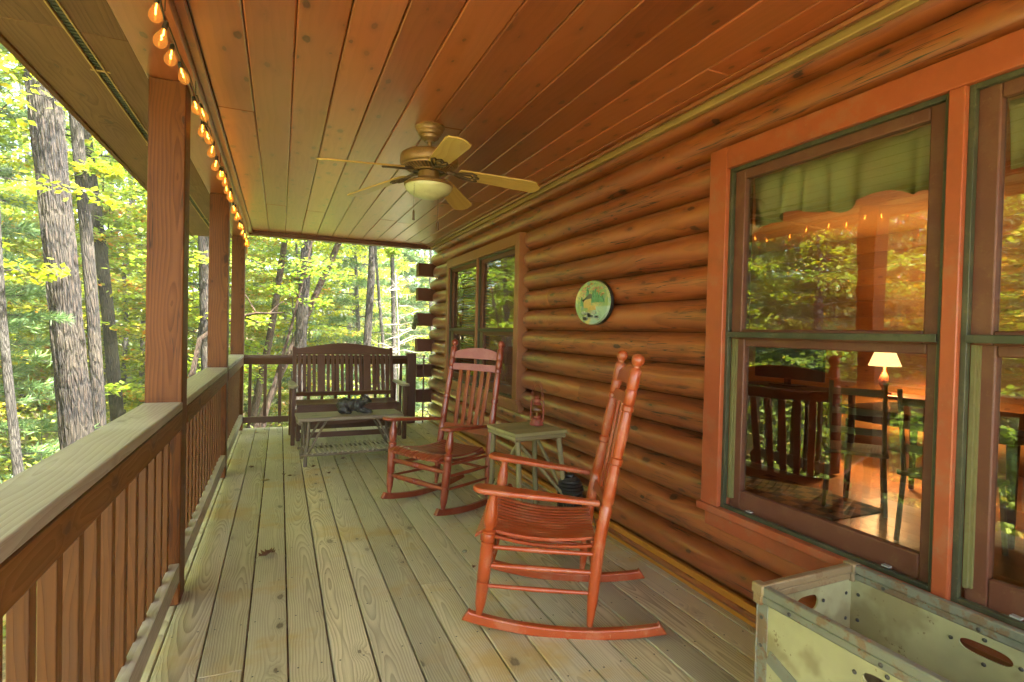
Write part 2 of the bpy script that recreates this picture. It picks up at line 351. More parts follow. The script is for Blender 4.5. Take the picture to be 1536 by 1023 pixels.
def window(w, mull, casing, zrail, ci, co, zt, zb, double):
    """w: opening; ci/co inner and outer casing y (far side and near side), zt/zb inner top and bottom"""
    fx = 1.945
    (a0, a1), (b0, b1) = co, ci          # co=(near outer, far outer) ci=(near inner, far inner)
    zto = zt + .105; mb = MB(); t = .095; cx = fx + t/2
    mb.box((cx, (a0+b0)/2, (zb+zto)/2), (t, b0-a0, zto-zb), long=2)
    mb.box((cx, (a1+b1)/2, (zb+zto)/2), (t, a1-b1, zto-zb), long=2)
    mb.box((cx, (b0+b1)/2, (zt+zto)/2), (t-.002, b1-b0, zto-zt), long=1)
    for m0, m1 in mull: mb.box((cx+.002, (m0+m1)/2, (zb+zt)/2), (t-.002, m1-m0, zt-zb), long=2)
    win = K(mb.build('window', casing, bevel=.004))
    mb = MB(); mb.box((fx+.045, (a0+a1)/2, zb-.018), (.11, a1-a0+.04, .036), long=1)
    mb.box((fx+.055, (a0+a1)/2, zb-.075), (.06, a1-a0-.01, .078), long=1)
    mb.build('sill', casing, win, bevel=.004)
    edges = [b0] + [q for m in mull for q in m] + [b1]
    units = [(edges[i], edges[i+1]) for i in range(0, len(edges), 2)]
    for (p, q) in units:
        fw = .018; g = MB(); gx = fx+.033; H = zt-zb
        g.box((gx, p+fw/2, zb+H/2), (.022, fw, H), long=2); g.box((gx, q-fw/2, zb+H/2), (.022, fw, H), long=2)
        g.box((gx, (p+q)/2, zt-fw/2), (.021, q-p-2*fw, fw)); g.box((gx, (p+q)/2, zb+fw/2), (.021, q-p-2*fw, fw)); g.box((gx-.004, (p+q)/2, zrail), (.028, q-p-2*fw+.002, .026))
        g.build('storm_frame', M_['green'], win, bevel=.002)
        ox = fx+.052
        for yb_, sg in ((p+fw, 1), (q-fw, -1)):
            g = MB(); g.box((ox, yb_+sg*.006, zb+H*.28), (.010, .012, H*.5), long=2); g.box((ox+.0105, yb_+sg*.0135, zb+H*.28), (.011, .012, H*.5), long=2); g.build('screen_track', M_['olive'], win)
        for (za, zc, sx, br) in ((zrail-.02, zt, fx+.062, .045), (zb, zrail+.005, fx+.085, .095)):
            s = MB(); sw = .062; yl, yr = p+.012, q-.012; h = zc-za
            s.box((sx, yl+sw/2, za+h/2), (.035, sw, h), long=2); s.box((sx, yr-sw/2, za+h/2), (.035, sw, h), long=2)
            s.box((sx, (p+q)/2, zc-.03), (.034, yr-yl-2*sw, .06)); s.box((sx, (p+q)/2, za+br/2), (.034, yr-yl-2*sw, br))
            s.build('sash', M_['sash'], win, bevel=.006, seg=3)
            g = MB(); g.box((sx+.004, (p+q)/2, (za+br+zc-.06)/2), (.005, yr-yl-2*sw+.01, h-br-.06+.01)); g.build('pane', M_['pane'], win)
    for (p, q) in units:
        for yy in (p+.16, q-.16): mb = MB(); mb.box((fx+.040, yy, zb+fw+.006), (.018, .026, .006)); mb.build('screen_latch', M_['latch'], win)
    return win
w1 = window(WIN[0], [(1.012, 1.060)], M_['casing'], 1.322, (.06, 1.99), (-.04, 2.10), 2.112, .49, True)
tag(w1, 'orange cased double window nearest the metal rimmed bin')
w2 = window(WIN[1], [(5.545, 5.590)], M_['casing2'], 1.322, (4.52, 6.62), (4.42, 6.72), 2.095, .70, True)
tag(w2, 'narrow looking double window behind the farther rocking chair')

# interior of the cabin seen through the panes
orangew = wood('interior_orange_pine', (.50,.24,.07), (.36,.13,.03), rough=.4, freq=40, contrast=.3, knots=.8)
floorw = wood('interior_floor_wood', (.48,.22,.07), (.32,.12,.03), rough=.3, freq=40, contrast=.3, knots=.4, coat=.3)
mb = MB()
for i in range(26): mb.box((2.33+i*.22, 2.7, -.01), (.217, 9.8, .02), long=1)
K(mb.build('interior_floor', floorw))
mb = MB()
for i in range(13): mb.box((6.75, 2.7, .1+i*.2), (.04, 9.8, .197), long=1)
for i in range(13): mb.box((4.4, 7.55, .1+i*.2), (4.6, .04, .197), long=0); mb.box((4.4, -2.15, .1+i*.2), (4.6, .04, .197), long=0)
K(mb.build('interior_wall', orangew))
mb = MB(); mb.box((4.9, 2.7, 2.62), (5.8, 9.8, .04)); K(mb.build('interior_ceiling', orangew))
# roof of the cabin and porch
shingle = paint('roof_shingles', (.09,.075,.065), .8, bump=.8, scale=6)
R1 = math.atan2(1.9, 6.2)
roof = thing('porch_roof', 'porch roof with a varnished knotty plank ceiling above the rocking chairs', 'roof', (.7, 2.8, 2.52))
def KR(o): o.parent = roof; o.location = tuple(-c for c in roof.location); return o
mb = MB()
mb.slab([(-1.0, 2.57), (5.2, 4.47), (11.2, 2.57), (11.2, 2.69), (5.2, 4.60), (-1.0, 2.69)], 10.6, Matrix(((1,0,0),(0,0,-1),(0,1,0))), (0, 2.6, 0))
KR(mb.build('shingled_roof', shingle))
mb = MB(); x = -.335
CZ = 2.50
while x < 1.97:
    w = min(.188, 1.985-x); cut = sorted(random.sample([.2, 1.7, 3.1, 4.6, 6.2], 2)) if random.random() < .75 else [random.uniform(0, 6)]
    ys = [-2.0] + [c + random.uniform(-.4, .4) for c in cut] + [7.52]
    for a, b in zip(ys[:-1], ys[1:]): mb.box((x+w/2, (a+b)/2, CZ+.011+random.uniform(-.0006, .0006)), (w-.0032, b-a-.001, .022), long=1)
    x += w
ce = KR(mb.build('plank_ceiling', M_['ceil'], bevel=.0065, seg=2))
mb = MB(); mb.box((.82, 2.76, CZ+.0235), (2.4, 9.6, .004)); KR(mb.build('ceiling_backing', M_['brown']))
# trims
mb = MB(); mb.box((1.955, 2.76, 2.470), (.036, 9.55, .05), long=1); KR(mb.build('ceiling_trim', M_['trimw'], bevel=.006, seg=3))
mb = MB(); mb.box((1.935, 2.76, 2.489), (.09, 9.55, .02), Matrix.Rotation(-.35, 3, 'Y'), long=1); mb.box((1.885, 2.76, 2.494), (.05, 9.55, .010), long=1); KR(mb.build('crown_moulding', M_['ceil'], bevel=.004))
mb = MB(); mb.box((-.485, 2.76, 2.475), (.165, 9.55, .115), long=1); mb.box((-.386, 2.76, 2.468), (.030, 9.55, .085), long=1); mb.box((-.352, 2.76, 2.483), (.036, 9.55, .030), long=1)
KR(mb.build('eave_beam', M_['ceil'], bevel=.004))
mb = MB(); mb.box((.78, 7.56, 2.475), (2.5, .075, .055), long=0); mb.box((.78, 7.515, 2.487), (2.45, .018, .022), long=0); KR(mb.build('end_beam', M_['endwood'], bevel=.004))
mb = MB()
for a, b in ((-2.2, .2), (.2, 2.64), (2.64, 5.1), (5.1, 7.95)):
    mb.box((-.655, (a+b)/2, 2.447), (.175, b-a-.003, .012), long=1); mb.box((-.905, (a+b)/2, 2.447), (.255, b-a-.003, .012), long=1)
mb.box((-.78, 2.9, 2.53), (.46, 10.1, .012)); KR(mb.build('soffit', M_['soffit'], bevel=.002))
mb = MB(); mb.box((-.760, 2.9, 2.452), (.034, 10.1, .008), long=1)
for yy in np.arange(-1.9, 7.9, .03): mb.box((-.760, yy, 2.4475), (.030, .011, .006))
KR(mb.build('vent_strip', M_['vent']))
mb = MB(); mb.box((-.740, 2.9, 2.440), (.006, 10.1, .010), long=1); mb.box((-.780, 2.9, 2.440), (.006, 10.1, .010), long=1)
for yy in (1.2, 2.1, 3.0, 4.1, 5.3, 6.6): mb.box((-.76, yy, 2.4395), (.075, .012, .004))
KR(mb.build('vent_edging', M_['trimw']))
mb = MB(); mb.box((-1.045, 2.9, 2.50), (.028, 10.2, .14), long=1); mb.box((-.80, 7.97, 2.51), (.49, .028, .13), long=0); mb.box((.65, 7.97, 2.56), (2.38, .028, .12), long=0); KR(mb.build('fascia', M_['rail'], bevel=.003))

# ------------------------------------------------------------------ posts and railings
PX = -.4850
for yy in (2.90+.07, 5.20+.07, 7.50+.07):
    o = MB(); o.box((0, 0, 1.209), (.147, .147, 2.415), long=2)
    ob = o.build('porch_post', M_['post'], bevel=.005); ob.location = (PX, yy, 0)
    lab = {2.97: 'thick stained porch post nearest the camera, standing in the grey topped railing', 5.27: 'stained porch post between the near post and the corner post', 7.57: 'stained porch post at the far corner where the railings meet'}
    tag(ob, lab[round(yy, 2)], 'post', 'stained wooden porch posts')
def railing(a, b, along, off, label, sp, nb0=None, capm=None):
    """railing between a and b; along 'y' on the left side (x = off) or 'x' on the far end (y = off)"""
    L = b-a; mid = (a+b)/2
    R = thing('porch_railing', label, 'railing', (off, mid, 0) if along == 'y' else (mid, off, 0), 0, 'porch railings')
    def B(c, d, **k):  # c=(along, across, z) local; across + is inwards
        m = MB(); cc, dd = ((c[1], c[0], c[2]), (d[1], d[0], d[2])) if along == 'y' else ((c[0], -c[1], c[2]), d)
        m.box(cc, dd, long=(1 if along == 'y' else 0)); return m
    if capm: B((0, 0, .932), (L, .155, .036)).build('top_cap', capm, R, bevel=.006, seg=3)
    else: B((0, -.0, .925), (L, .085, .036)).build('top_cap', M_['brown'], R, bevel=.005)
    if capm: B((0, .058, .868), (L, .038, .088)).build('upper_rail', M_['rail'], R, bevel=.004); B((0, .052, .155), (L, .042, .090)).build('lower_rail', M_['cap'], R, bevel=.004)
    else: B((0, .024, .866), (L, .036, .08)).build('upper_rail', M_['rail'], R, bevel=.004); B((0, .024, .125), (L, .036, .075)).build('lower_rail', M_['brown'], R, bevel=.004)
    n = int((L-.06)/sp); st = (L-(n)*sp)/2
    for i in range(n+1):
        p = -L/2 + st + i*sp + random.uniform(-.003, .003)
        if capm: z0, z1, ac = .075, .912, .019
        else: z0, z1, ac = .07, .905, -.014
        m = MB(); c = (ac, p, (z0+z1)/2) if along == 'y' else (p, -ac, (z0+z1)/2)
        m.box(c, (.037, .037, z1-z0), long=2); m.build('baluster', M_['rail'] if capm else M_['brown'], R, bevel=.003)
    return R
railing(-1.626, 2.895, 'y', PX, 'grey capped railing in front of the nearest post', .146, capm=M_['cap'])
railing(3.045, 5.195, 'y', PX, 'grey capped railing between the nearest and the middle post', .143, capm=M_['cap'])
railing(5.345, 7.495, 'y', PX, 'grey capped railing between the middle and the corner post', .143, capm=M_['cap'])
railing(-.41, 1.635, 'x', 7.55, 'dark brown railing behind the glider bench', .172)
o = MB(); o.box((0, 0, .49), (.125, .12, .98), long=2); o = o.build('newel_post', M_['brown'], bevel=.012, seg=3); o.location = (1.70, 7.55, 0); tag(o, 'short dark newel post ending the railing beside the log corner', 'post')
o = MB(); o.tube([(0,0,.0), (0,0,.93)], .011, 8); o.tube([(0,0,.93), (.0,.0,.95)], .018, 8); o = o.build('thin_pole', M_['brown']); o.location = (1.87, 7.50, 0); tag(o, 'thin dark pole standing in the gap between newel post and log corner', 'pole')

# ------------------------------------------------------------------ rocking chairs
def lerp_pts(keys, z):
    for (z0, *a), (z1, *b) in zip(keys[:-1], keys[1:]):
        if z <= z1 or (z1, *b) == tuple(keys[-1]):
            t = (z-z0)/(z1-z0); return [p+(q-p)*t for p, q in zip(a, b)]
def turned(mb, path, prof, seg=14):
    """path: function t->point, prof: list of (t, radius)"""
    pts = [V(path(t)) for t, r in prof]; mb.tube(pts, [r for t, r in prof], seg)
def make_chair(label, mat, crest, loc, h, tilt, group):
    R = thing('rocking_chair', label, 'rocking chair', loc, 0, group)
    R.rotation_euler = Euler((0, -tilt, h))
    BK = [(.06, -.480, .272), (.42, -.505, .262), (1.22, -.640, .248)]   # z, l, half width
    def back(z, s=1):
        l, w = lerp_pts(BK, z); return V((l, s*w, z))
    def l0b(l): return .27*(l+.37)**2
    for s in (-1, 1):
        m = MB(); n = 22; out = []
        for i in range(n+1):
            l = -.805 + (.885)*i/n; out.append((l, l0b(l)))
        top = [(l, z+.044) for l, z in out]
        top[0] = (top[0][0]+.035, top[0][1]+.004); top[-1] = (top[-1][0]-.03, top[-1][1]+.002)
        m.slab(out + top[::-1], .034, Matrix(((1,0,0),(0,0,-1),(0,1,0))), (0, s*.283 - s*.004, 0)); o = m.build('rocker', mat, R, bevel=.006, seg=2)
        o.rotation_euler = (0, 0, s*.018)
        m = MB()   # front leg and arm support
        zt = .622
        path = lambda t: (-.045*t, s*(.281+.018*t), .075 + (zt-.075)*t)
        turned(m, path, [(0,.013),(.04,.016),(.10,.023),(.20,.0265),(.28,.0275),(.285,.0235),(.295,.0275),(.40,.029),(.52,.0285),(.60,.0285),(.605,.024),(.615,.028),(.655,.0285),(.67,.026),(.68,.031),(.695,.031),(.705,.020),(.72,.020),(.735,.026),(.78,.029),(.84,.0275),(.90,.022),(.95,.0175),(.975,.017),(.98,.023),(1,.023)])
        m.build('front_leg', mat, R)
        m = MB()
        path = lambda t: back(.06+1.16*t, s)
        pr = [(0,.013),(.03,.016),(.09,.023),(.17,.0255),(.27,.0265),(.36,.0265),(.44,.0265),(.445,.0235),(.455,.0235),(.46,.0265),(.50,.0265),(.56,.024),(.60,.021),(.605,.027),(.625,.027),(.63,.021),(.66,.0245),(.72,.0265),(.78,.0235),(.80,.021),(.805,.027),(.82,.027),(.825,.021),(.83,.025),(.88,.026),(.885,.023),(.893,.026),(.955,.026),(.960,.022),(.965,.015),(.970,.015),(.975,.021),(.983,.027),(.992,.029),(1.0,.028),(1.010,.022),(1.016,.008)]
        turned(m, path, pr); m.build('rear_post', mat, R)
        # arm
        m = MB(); out = []
        front, rear = .045, -.505
        for k in range(9):
            q = -PI/2 + PI*k/8; out.append((front-.048+.048*math.cos(q), .048*math.sin(q)))
        out += [(-.10, .046), (-.22, .040), (-.33, .030), (-.42, .024), (rear, .022), (rear, -.018), (-.42, -.020), (-.33, -.030), (-.22, -.042), (-.10, -.048)]
        Mx = Matrix.Rotation(math.atan2(.05, .55)*-1, 3, 'Y'); Mz = Matrix.Rotation(s*math.atan2(.048, .52), 3, 'Z')
        out = [(a, b) for a, b in out]
        m.slab(out, .024, Mz @ Mx, (0, s*.306, .635)); m.build('arm', mat, R, bevel=.009, seg=3)
    # seat: dished slats running front to back
    n = 12
    def seatz(l): 
        t = (l+.50)/.52      # 0 rear .. 1 front
        return .418 + .030*t - .030*math.sin(PI*min(1, max(0, t)))**1.0 - (max(0, t-.90)**1.5)*.9
    m = MB(); 
    for i in range(n):
        fa = -1 + 2*i/n + .012; fb = -1 + 2*(i+1)/n - .012
        seg = 16; vs = []; r = random.uniform(0, 40)
        for k in range(seg+1):
            l = -.495 + .530*k/seg; hw = .212 + .040*(k/seg); z = seatz(l)
            for f in (fa, fb):
                dz = .010*abs((fa+fb)/2)**2
                vs += [(l, f*hw, z+dz), (l, f*hw, z+dz-.015)]
        F = []; U = []
        for k in range(seg):
            a = 4*k
            for f in ((a, a+4, a+6, a+2), (a+1, a+3, a+7, a+5), (a, a+1, a+5, a+4), (a+2, a+6, a+7, a+3)):
                F.append(f); U.append([(vs[j][1], vs[j][0]+r) for j in f])
        F += [(0, 2, 3, 1), (4*seg, 4*seg+1, 4*seg+3, 4*seg+2)]; U += [[(0, 0)]*4]*2
        m.add(vs, F, U)
    m.build('seat', mat, R, bevel=.003)
    m = MB()
    for s in (-1, 1):
        prev = None; out = [(-.49+.50*k/12, seatz(-.49+.50*k/12)-.017) for k in range(13)]
        out2 = [(l, min(z-.014, .40)) for l, z in out]
        m.slab(out2[0:1]+out2[1:]+out[::-1], .022, Matrix(((1,0,0),(0,0,-1),(0,1,0))), (0, s*.228, 0))
    m.box((-.485, 0, .392), (.022, .44, .035)); m.box((.0, 0, .405), (.022, .50, .030))
    m.build('seat_frame', mat, R, bevel=.003)
    # stretchers
    for z, rr in ((.33, .0185), (.215, .0205)):
        m = MB(); pts = []; rad = []
        for t, r in [(0,.010),(.04,.012),(.16,.017),(.165,.014),(.175,.019),(.30,.0185),(.42,.021),(.46,.021),(.463,.017),(.472,.022),(.48,.017),(.50,.022),(.52,.017),(.528,.022),(.537,.017),(.54,.021),(.58,.021),(.70,.0185),(.825,.019),(.835,.014),(.84,.017),(.96,.012),(1,.010)]:
            pts.append((-.045*(z-.075)/.547, -.285+.57*t, z)); rad.append(r)
        m.tube(pts, rad, 12); m.build('front_stretcher', mat, R)
    m = MB(); m.tube([(-.01,-.28,.395),(-.01,.28,.395)], .011, 8); m.build('front_stretcher', mat, R)
    for s in (-1, 1):
        for z, r0 in ((.375, .011), (.295, .0125), (.205, .010)):
            m = MB(); m.tube([(-.03, s*.287, z+.005), (-.25, s*.281, z), (-.49, s*.268, z-.005)], [r0*.8, r0*1.1, r0*.8], 10); m.build('side_stretcher', mat, R)
    m = MB(); m.tube([back(.27, -1), back(.27, 1)], .011, 10); m.build('rear_stretcher', mat, R)
    m = MB(); m.tube([(-.02,.27,.25), (-.47,-.25,.235)], .0095, 8)
    # back
    def rail(z0, z1, th, cr, ma, name):
        m = MB(); k = 14; lo = []; hi = []
        w = back((z0+z1)/2).y - .006
        for i in range(k+1):
            yy = -w + 2*w*i/k; q = 1-(yy/w)**2
            lo.append((yy, z0)); hi.append((yy, z1 + cr*q**.8))
        zc = (z0+z1)/2; lc = back(zc).x; sl = math.atan2(.135, .80)
        Mt = Matrix.Rotation(-sl, 3, 'Y') @ Matrix(((0,0,1),(1,0,0),(0,1,0)))
        out = [(a, b-zc) for a, b in lo] + [(a, b-zc) for a, b in hi[::-1]]
        m.slab(out, th, Mt, (lc, 0, zc)); 
        # bow the rail backwards in the middle
        m.v = [(x - .028*(1-(y/w)**2), y, z) for x, y, z in m.v]
        return m.build(name, ma, R, bevel=.003)
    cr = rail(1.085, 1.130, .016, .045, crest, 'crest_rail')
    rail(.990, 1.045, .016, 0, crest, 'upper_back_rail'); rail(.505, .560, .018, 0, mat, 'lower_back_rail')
    for i in range(5):
        yy = (i-2)*.076; w = .25; bow = .028*(1-(yy/w)**2)
        a, b = back(.548), back(1.0); m = MB()
        m.beam((a.x-bow, yy*.88, .548), (b.x-bow, yy, 1.0), .036, .011, up=(1,0,.15)); m.build('back_slat', mat, R, bevel=.003)
    return R
chairA = make_chair('bright orange-red rocking chair in front, side view with its runners along the boards', M_['chair'], M_['chair'], (.940, 2.444, 0), 2.670, .018, 'painted wooden rocking chairs')
chairB = make_chair('brick-red rocking chair farther down the porch with a mauve pink top rail', M_['chair2'], M_['mauve'], (.908, 3.822, 0), -2.630, .004, 'painted wooden rocking chairs')

# ------------------------------------------------------------------ rustic side table with the lantern
T = thing('side_table', 'square rustic side table with mossy twig legs between the rocking chairs', 'table', (1.585, 3.41, 0), math.radians(7))
m = MB()
for i in range(3): m.box((0, -.132+.132*i, .640), (.415, .130, .022), Matrix.Rotation(random.uniform(-.01, .01), 3, 'X'), long=0)
m.build('table_top', M_['bark_table'], T, bevel=.004)
m = MB()
for s in (-1, 1):
    m.tube([(-.20, s*.178, .612), (0, s*.180, .611), (.20, s*.176, .612)], [.017, .019, .016], 9, jit=.06); m.tube([(s*.185, -.19, .611), (s*.186, .0, .612), (s*.184, .19, .611)], [.016, .018, .017], 9, jit=.06)
m.build('apron', M_['twig'], T)
for sx, sy, fx_, fy_ in ((-1,-1,-.205,-.36),(-1,1,-.13,.33),(1,-1,.25,-.21),(1,1,.23,.24)):
    m = MB(); a = V((sx*.165, sy*.155, .60)); b = V((fx_, fy_*.85, .002)); pts = [a.lerp(b, t) + V((random.uniform(-.006, .006), random.uniform(-.006, .006), 0)) for t in (0, .25, .5, .75, 1)]
    m.tube(pts, [.019, .018, .0175, .0195, .018], 9, jit=.07); m.build('leg', M_['twig'], T)
for a, b in (((-.16,-.15,.585), (.22,-.20,.17)), ((.165,.14,.56), (.21,-.17,.20)), ((-.16,-.14,.56), (-.14,.24,.16))):
    m = MB(); m.tube([a, V(a).lerp(V(b), .5)+V((.006,.004,0)), b], [.012, .013, .011], 8, jit=.08); m.build('brace', M_['twig'], T)
m = MB()
L = thing('oil_lantern', 'small red hurricane lantern with a glass globe standing on the rustic side table', 'lantern', (1.690, 3.46, .652), .5); L.scale = (.9, .9, .92)
m.lathe([(0,0),(.054,0),(.058,.006),(.057,.016),(.052,.022),(.050,.040),(.040,.052),(.026,.056),(.026,.064),(.034,.066),(.034,.072),(0,.072)], seg=26); m.tube([(.045,0,.045),(.056,0,.052)], .008, 8); m.build('fuel_tank', M_['redtin'], L)
m = MB(); m.lathe([(.026,.073),(.036,.085),(.043,.105),(.043,.122),(.036,.142),(.028,.156)], seg=24); m.build('glass_globe', M_['globe'], L)
m = MB(); m.tube([(0,0,.07),(0,0,.092)], .010, 10); m.tube([(0,0,.092),(0,0,.102)], .004, 6); m.build('burner', M_['rimw'], L)
m = MB(); m.lathe([(0,.157),(.032,.157),(.034,.162),(.030,.170),(.022,.176),(.030,.182),(.031,.200),(.024,.206),(.018,.210),(.020,.222),(.012,.230),(0,.231)], seg=22); m.build('cap', M_['redtin'], L)
for s in (-1, 1):
    m = MB(); m.tube([(0,s*.046,.030),(0,s*.060,.040),(0,s*.062,.060),(0,s*.060,.150),(0,s*.058,.180),(0,s*.046,.193),(0,s*.028,.195)], .0065, 8); m.build('side_tube', M_['redtin'], L)
m = MB(); m.tube([(0, .058*math.cos(q), .185 + .155*math.sin(q)) for q in np.linspace(0, PI, 17)], .0022, 6); m.tube([(0, .044*math.cos(q), .20 + .11*math.sin(q)) for q in np.linspace(0, PI, 15)], .0016, 6); m.build('bail_handle', M_['redtin'], L)
for rr, zz in ((.0445,.10),(.0445,.126)):
    m = MB(); m.tube([(rr*math.cos(q), rr*math.sin(q), zz) for q in np.linspace(0, 2*PI, 25)], .0014, 5, cap=False); m.build('globe_guard', M_['redtin'], L)

# black ribbed lantern standing on the floor by the wall
B = thing('candle_lantern', 'black ribbed round outdoor lantern on the floor behind the side table by the log wall', 'lantern', (1.865, 3.27, 0))
m = MB(); m.lathe([(0,0),(.085,0),(.085,.02),(.078,.024),(.078,.03)], seg=30); m.build('base', M_['black'], B)
m = MB()
for k in range(26):
    q = 2*PI*k/26; m.box((.082*math.cos(q), .082*math.sin(q), .12), (.008, .010, .19), Matrix.Rotation(q, 3, 'Z'))
for zz in (.03, .07, .11, .15, .19, .215): m.lathe([(.078,zz-.004),(.087,zz-.004),(.087,zz+.004),(.078,zz+.004),(.078,zz-.004)], seg=30)
m.build('cage', M_['black'], B)
m = MB(); m.lathe([(.070,.03),(.070,.21)], seg=24); m.build('inner_cup', M_['black'], B)
m = MB(); pr = [(.090,.215)]
for r_, z_ in ((.096,.222),(.096,.235),(.088,.240),(.090,.256),(.082,.262),(.083,.277),(.072,.284),(.071,.298),(.055,.306),(.050,.316),(.030,.320),(.028,.334),(0,.336)): pr.append((r_, z_))
m.lathe(pr, seg=34, smooth=False); m.build('lid', M_['black'], B)
m = MB(); m.tube([(.02*math.cos(q), 0, .336+.018*math.sin(q)) for q in np.linspace(0, PI, 9)], .003, 6); m.build('lid_loop', M_['steel'], B)
m = MB(); pts = [(1.955,3.17,.16),(1.96,3.12,.10),(1.93,3.02,.012),(1.90,2.9,.006)]; m.tube(pts, .004, 6); o = m.build('power_cable', M_['wire']); tag(o, 'short dark cable by the skirting board next to the black lantern', 'cable')
m = MB(); pts = [(1.75+.05*math.cos(q)*(1+q*.05), 4.35+.035*math.sin(q), .006+.002*q) for q in np.linspace(0, 11, 40)] + [(1.86, 4.45, .01), (1.95, 4.7, .01), (1.962, 4.9, .05)]; m.tube(pts, .003, 5); o = m.build('power_cable', M_['wire']); tag(o, 'thin coiled black cable on the deck behind the twig side table', 'cable')
m = MB(); m.box((0,0,0), (.03,.085,.125)); o = m.build('outlet_cover', M_['white'], bevel=.006); o.location = (1.955, 5.50, .37)
m = MB(); m.box((-.018,0,.022), (.008,.05,.036)); m.box((-.018,0,-.024), (.008,.05,.036)); m.build('outlet_lid', M_['galv'], o, bevel=.004); tag(o, 'small pale weatherproof outlet cover low on the log wall behind the farther rocking chair', 'outlet')

# ------------------------------------------------------------------ glider bench
G = thing('glider_bench', 'dark brown slatted glider bench at the far end of the porch', 'bench', (.76, 6.75, 0), math.radians(1.2))
bm = M_['brown']; W2 = .62
for s in (-1, 1):
    m = MB(); m.box((s*W2, -.30, .315), (.042, .075, .63), long=2); m.build('front_leg', bm, G, bevel=.005)
    m = MB(); m.beam((s*W2, .34, 0), (s*(W2), .30, .64), .042, .075, up=(0,1,0)); m.build('rear_leg', bm, G, bevel=.005)
    m = MB(); out = [(-.37+.05-.05*math.sin(q), -.052*math.cos(q)) for q in np.linspace(0, PI, 8)] ; out = out + [(.0, .045), (.33, .03), (.33, -.03), (0, -.045)]
    m.slab([(b, a) for a, b in out][::-1], .026, None, (s*(W2+.003), 0, .645), long=1); m.build('arm', M_['cap'], G, bevel=.006)
    m = MB(); m.box((s*(W2-.055), .01, .075), (.036, .66, .07), long=1); m.box((s*(W2-.055), -.28, .20), (.036, .06, .22), long=2); m.box((s*(W2-.055), .27, .20), (.036, .06, .22), long=2); m.build('glider_side', bm, G, bevel=.005)
for s in (-1, 1): m = MB(); m.box((0, s*.27, .095), (1.13, .036, .06), long=0); m.build('base_rail', bm, G, bevel=.004); m = MB(); m.box((0, s*.21, .225), (1.12, .03, .055), long=0); m.build('swing_rail', bm, G, bevel=.004)
m = MB()
for i in range(7): m.box((0, -.24+.072*i, .425 - .012*math.sin(PI*i/6)), (1.15, .058, .02), long=0)
m.build('seat', bm, G, bevel=.004)
m = MB(); m.box((0, -.262, .375), (1.16, .028, .085), long=0); m.build('seat_apron', bm, G, bevel=.004)
def bk(z): return .235 + (z-.42)*.24
for s in (-1, 1):
    m = MB(); m.beam((s*.585, bk(.36), .36), (s*.585, bk(1.06), 1.06), .04, .05, up=(0,1,0)); m.build('back_stile', bm, G, bevel=.004)
m = MB(); out = []
for i in range(17):
    x = -.60+1.2*i/16; out.append((x, .975))
for i in range(17):
    x = .60-1.2*i/16; q = max(0, math.cos(x/.60*PI/2*1.05)); out.append((x, 1.045+.072*q**1.3))
zc = 1.02; th = math.atan(.24)
m.slab([(a, b-zc) for a, b in out], .03, Matrix.Rotation(-th, 3, 'X') @ Matrix(((1,0,0),(0,0,-1),(0,1,0))), (0, bk(zc), zc)); m.build('crest_rail', bm, G, bevel=.005)
m = MB(); m.beam((-.57, bk(.50), .50), (.57, bk(.50), .50), .03, .05, up=(0,-.24,1)); m.build('lower_back_rail', bm, G, bevel=.004)
xsl = []; 
pat = [('n')]*4 + ['w'] + ['n']*8 + ['w'] + ['n']*4
wn, ww = .036, .088; tot = 16*wn + 2*ww; gap = (1.13-tot)/(len(pat)+1); x = -.565
for p in pat:
    w = wn if p == 'n' else ww; x += gap
    m = MB(); m.beam((x+w/2, bk(.51)+.001, .51), (x+w/2, bk(.985)+.001, .985), w, .014, up=(0,-1,.24)); m.build('back_slat', bm, G, bevel=.002); x += w

# ------------------------------------------------------------------ twig coffee table with bear figurine
T = thing('coffee_table', 'low weathered coffee table with twig legs and a twig shelf in front of the bench', 'table', (.655, 5.60, 0), math.radians(3))
m = MB(); n = 18; out = []
for i in range(n+1): out.append((-.50+1.0*i/n, -.185+random.uniform(-.006, .006)))
for i in range(n+1): out.append((.50-1.0*i/n, .185+random.uniform(-.006, .006)))
m.slab(out, .038, None, (0,0,.438), long=0); m.build('table_top', M_['grey_table'], T, bevel=.008)
for s in (-1, 1): m = MB(); m.tube([(s*.475, -.18, .405), (s*.48, 0, .40), (s*.475, .18, .405)], [.018,.020,.018], 8, jit=.06); m.build('cleat', M_['greytwig'], T)
for s in (-1, 1):
    for t in (-1, 1):
        m = MB(); m.tube([(s*.40, t*.15, .42), (s*.405, t*.145, .25), (s*.425, t*.17, .10), (s*.43, t*.175, .0)], [.017,.016,.017,.018], 9, jit=.07); m.build('leg', M_['greytwig'], T)
        m = MB(); m.tube([(s*.24, t*.14, .42), (s*.33, t*.15, .26), (s*.415, t*.165, .10)], [.011,.012,.011], 8, jit=.08); m.build('brace', M_['greytwig'], T)
        m = MB(); m.tube([(s*.44, t*.05, .41), (s*.435, t*.10, .25), (s*.43, t*.16, .12)], [.010,.010,.010], 8, jit=.08); m.build('brace', M_['greytwig'], T)
for t in (-1, 1): m = MB(); m.tube([(-.47, t*.175, .105), (0, t*.18, .103), (.47, t*.175, .106)], [.013,.015,.012], 8, jit=.06); m.build('shelf_rail', M_['greytwig'], T)
for i in range(19):
    x = -.42+.84*i/18; m = MB(); e = random.uniform(.20, .225); m.tube([(x+random.uniform(-.008,.008), -e, .128), (x+random.uniform(-.006,.006), 0, .127+random.uniform(-.003,.003)), (x+random.uniform(-.008,.008), random.uniform(.19,.22), .128)], random.uniform(.0095, .0135), 7, jit=.08); m.build('shelf_twig', M_['paletwig'], T)
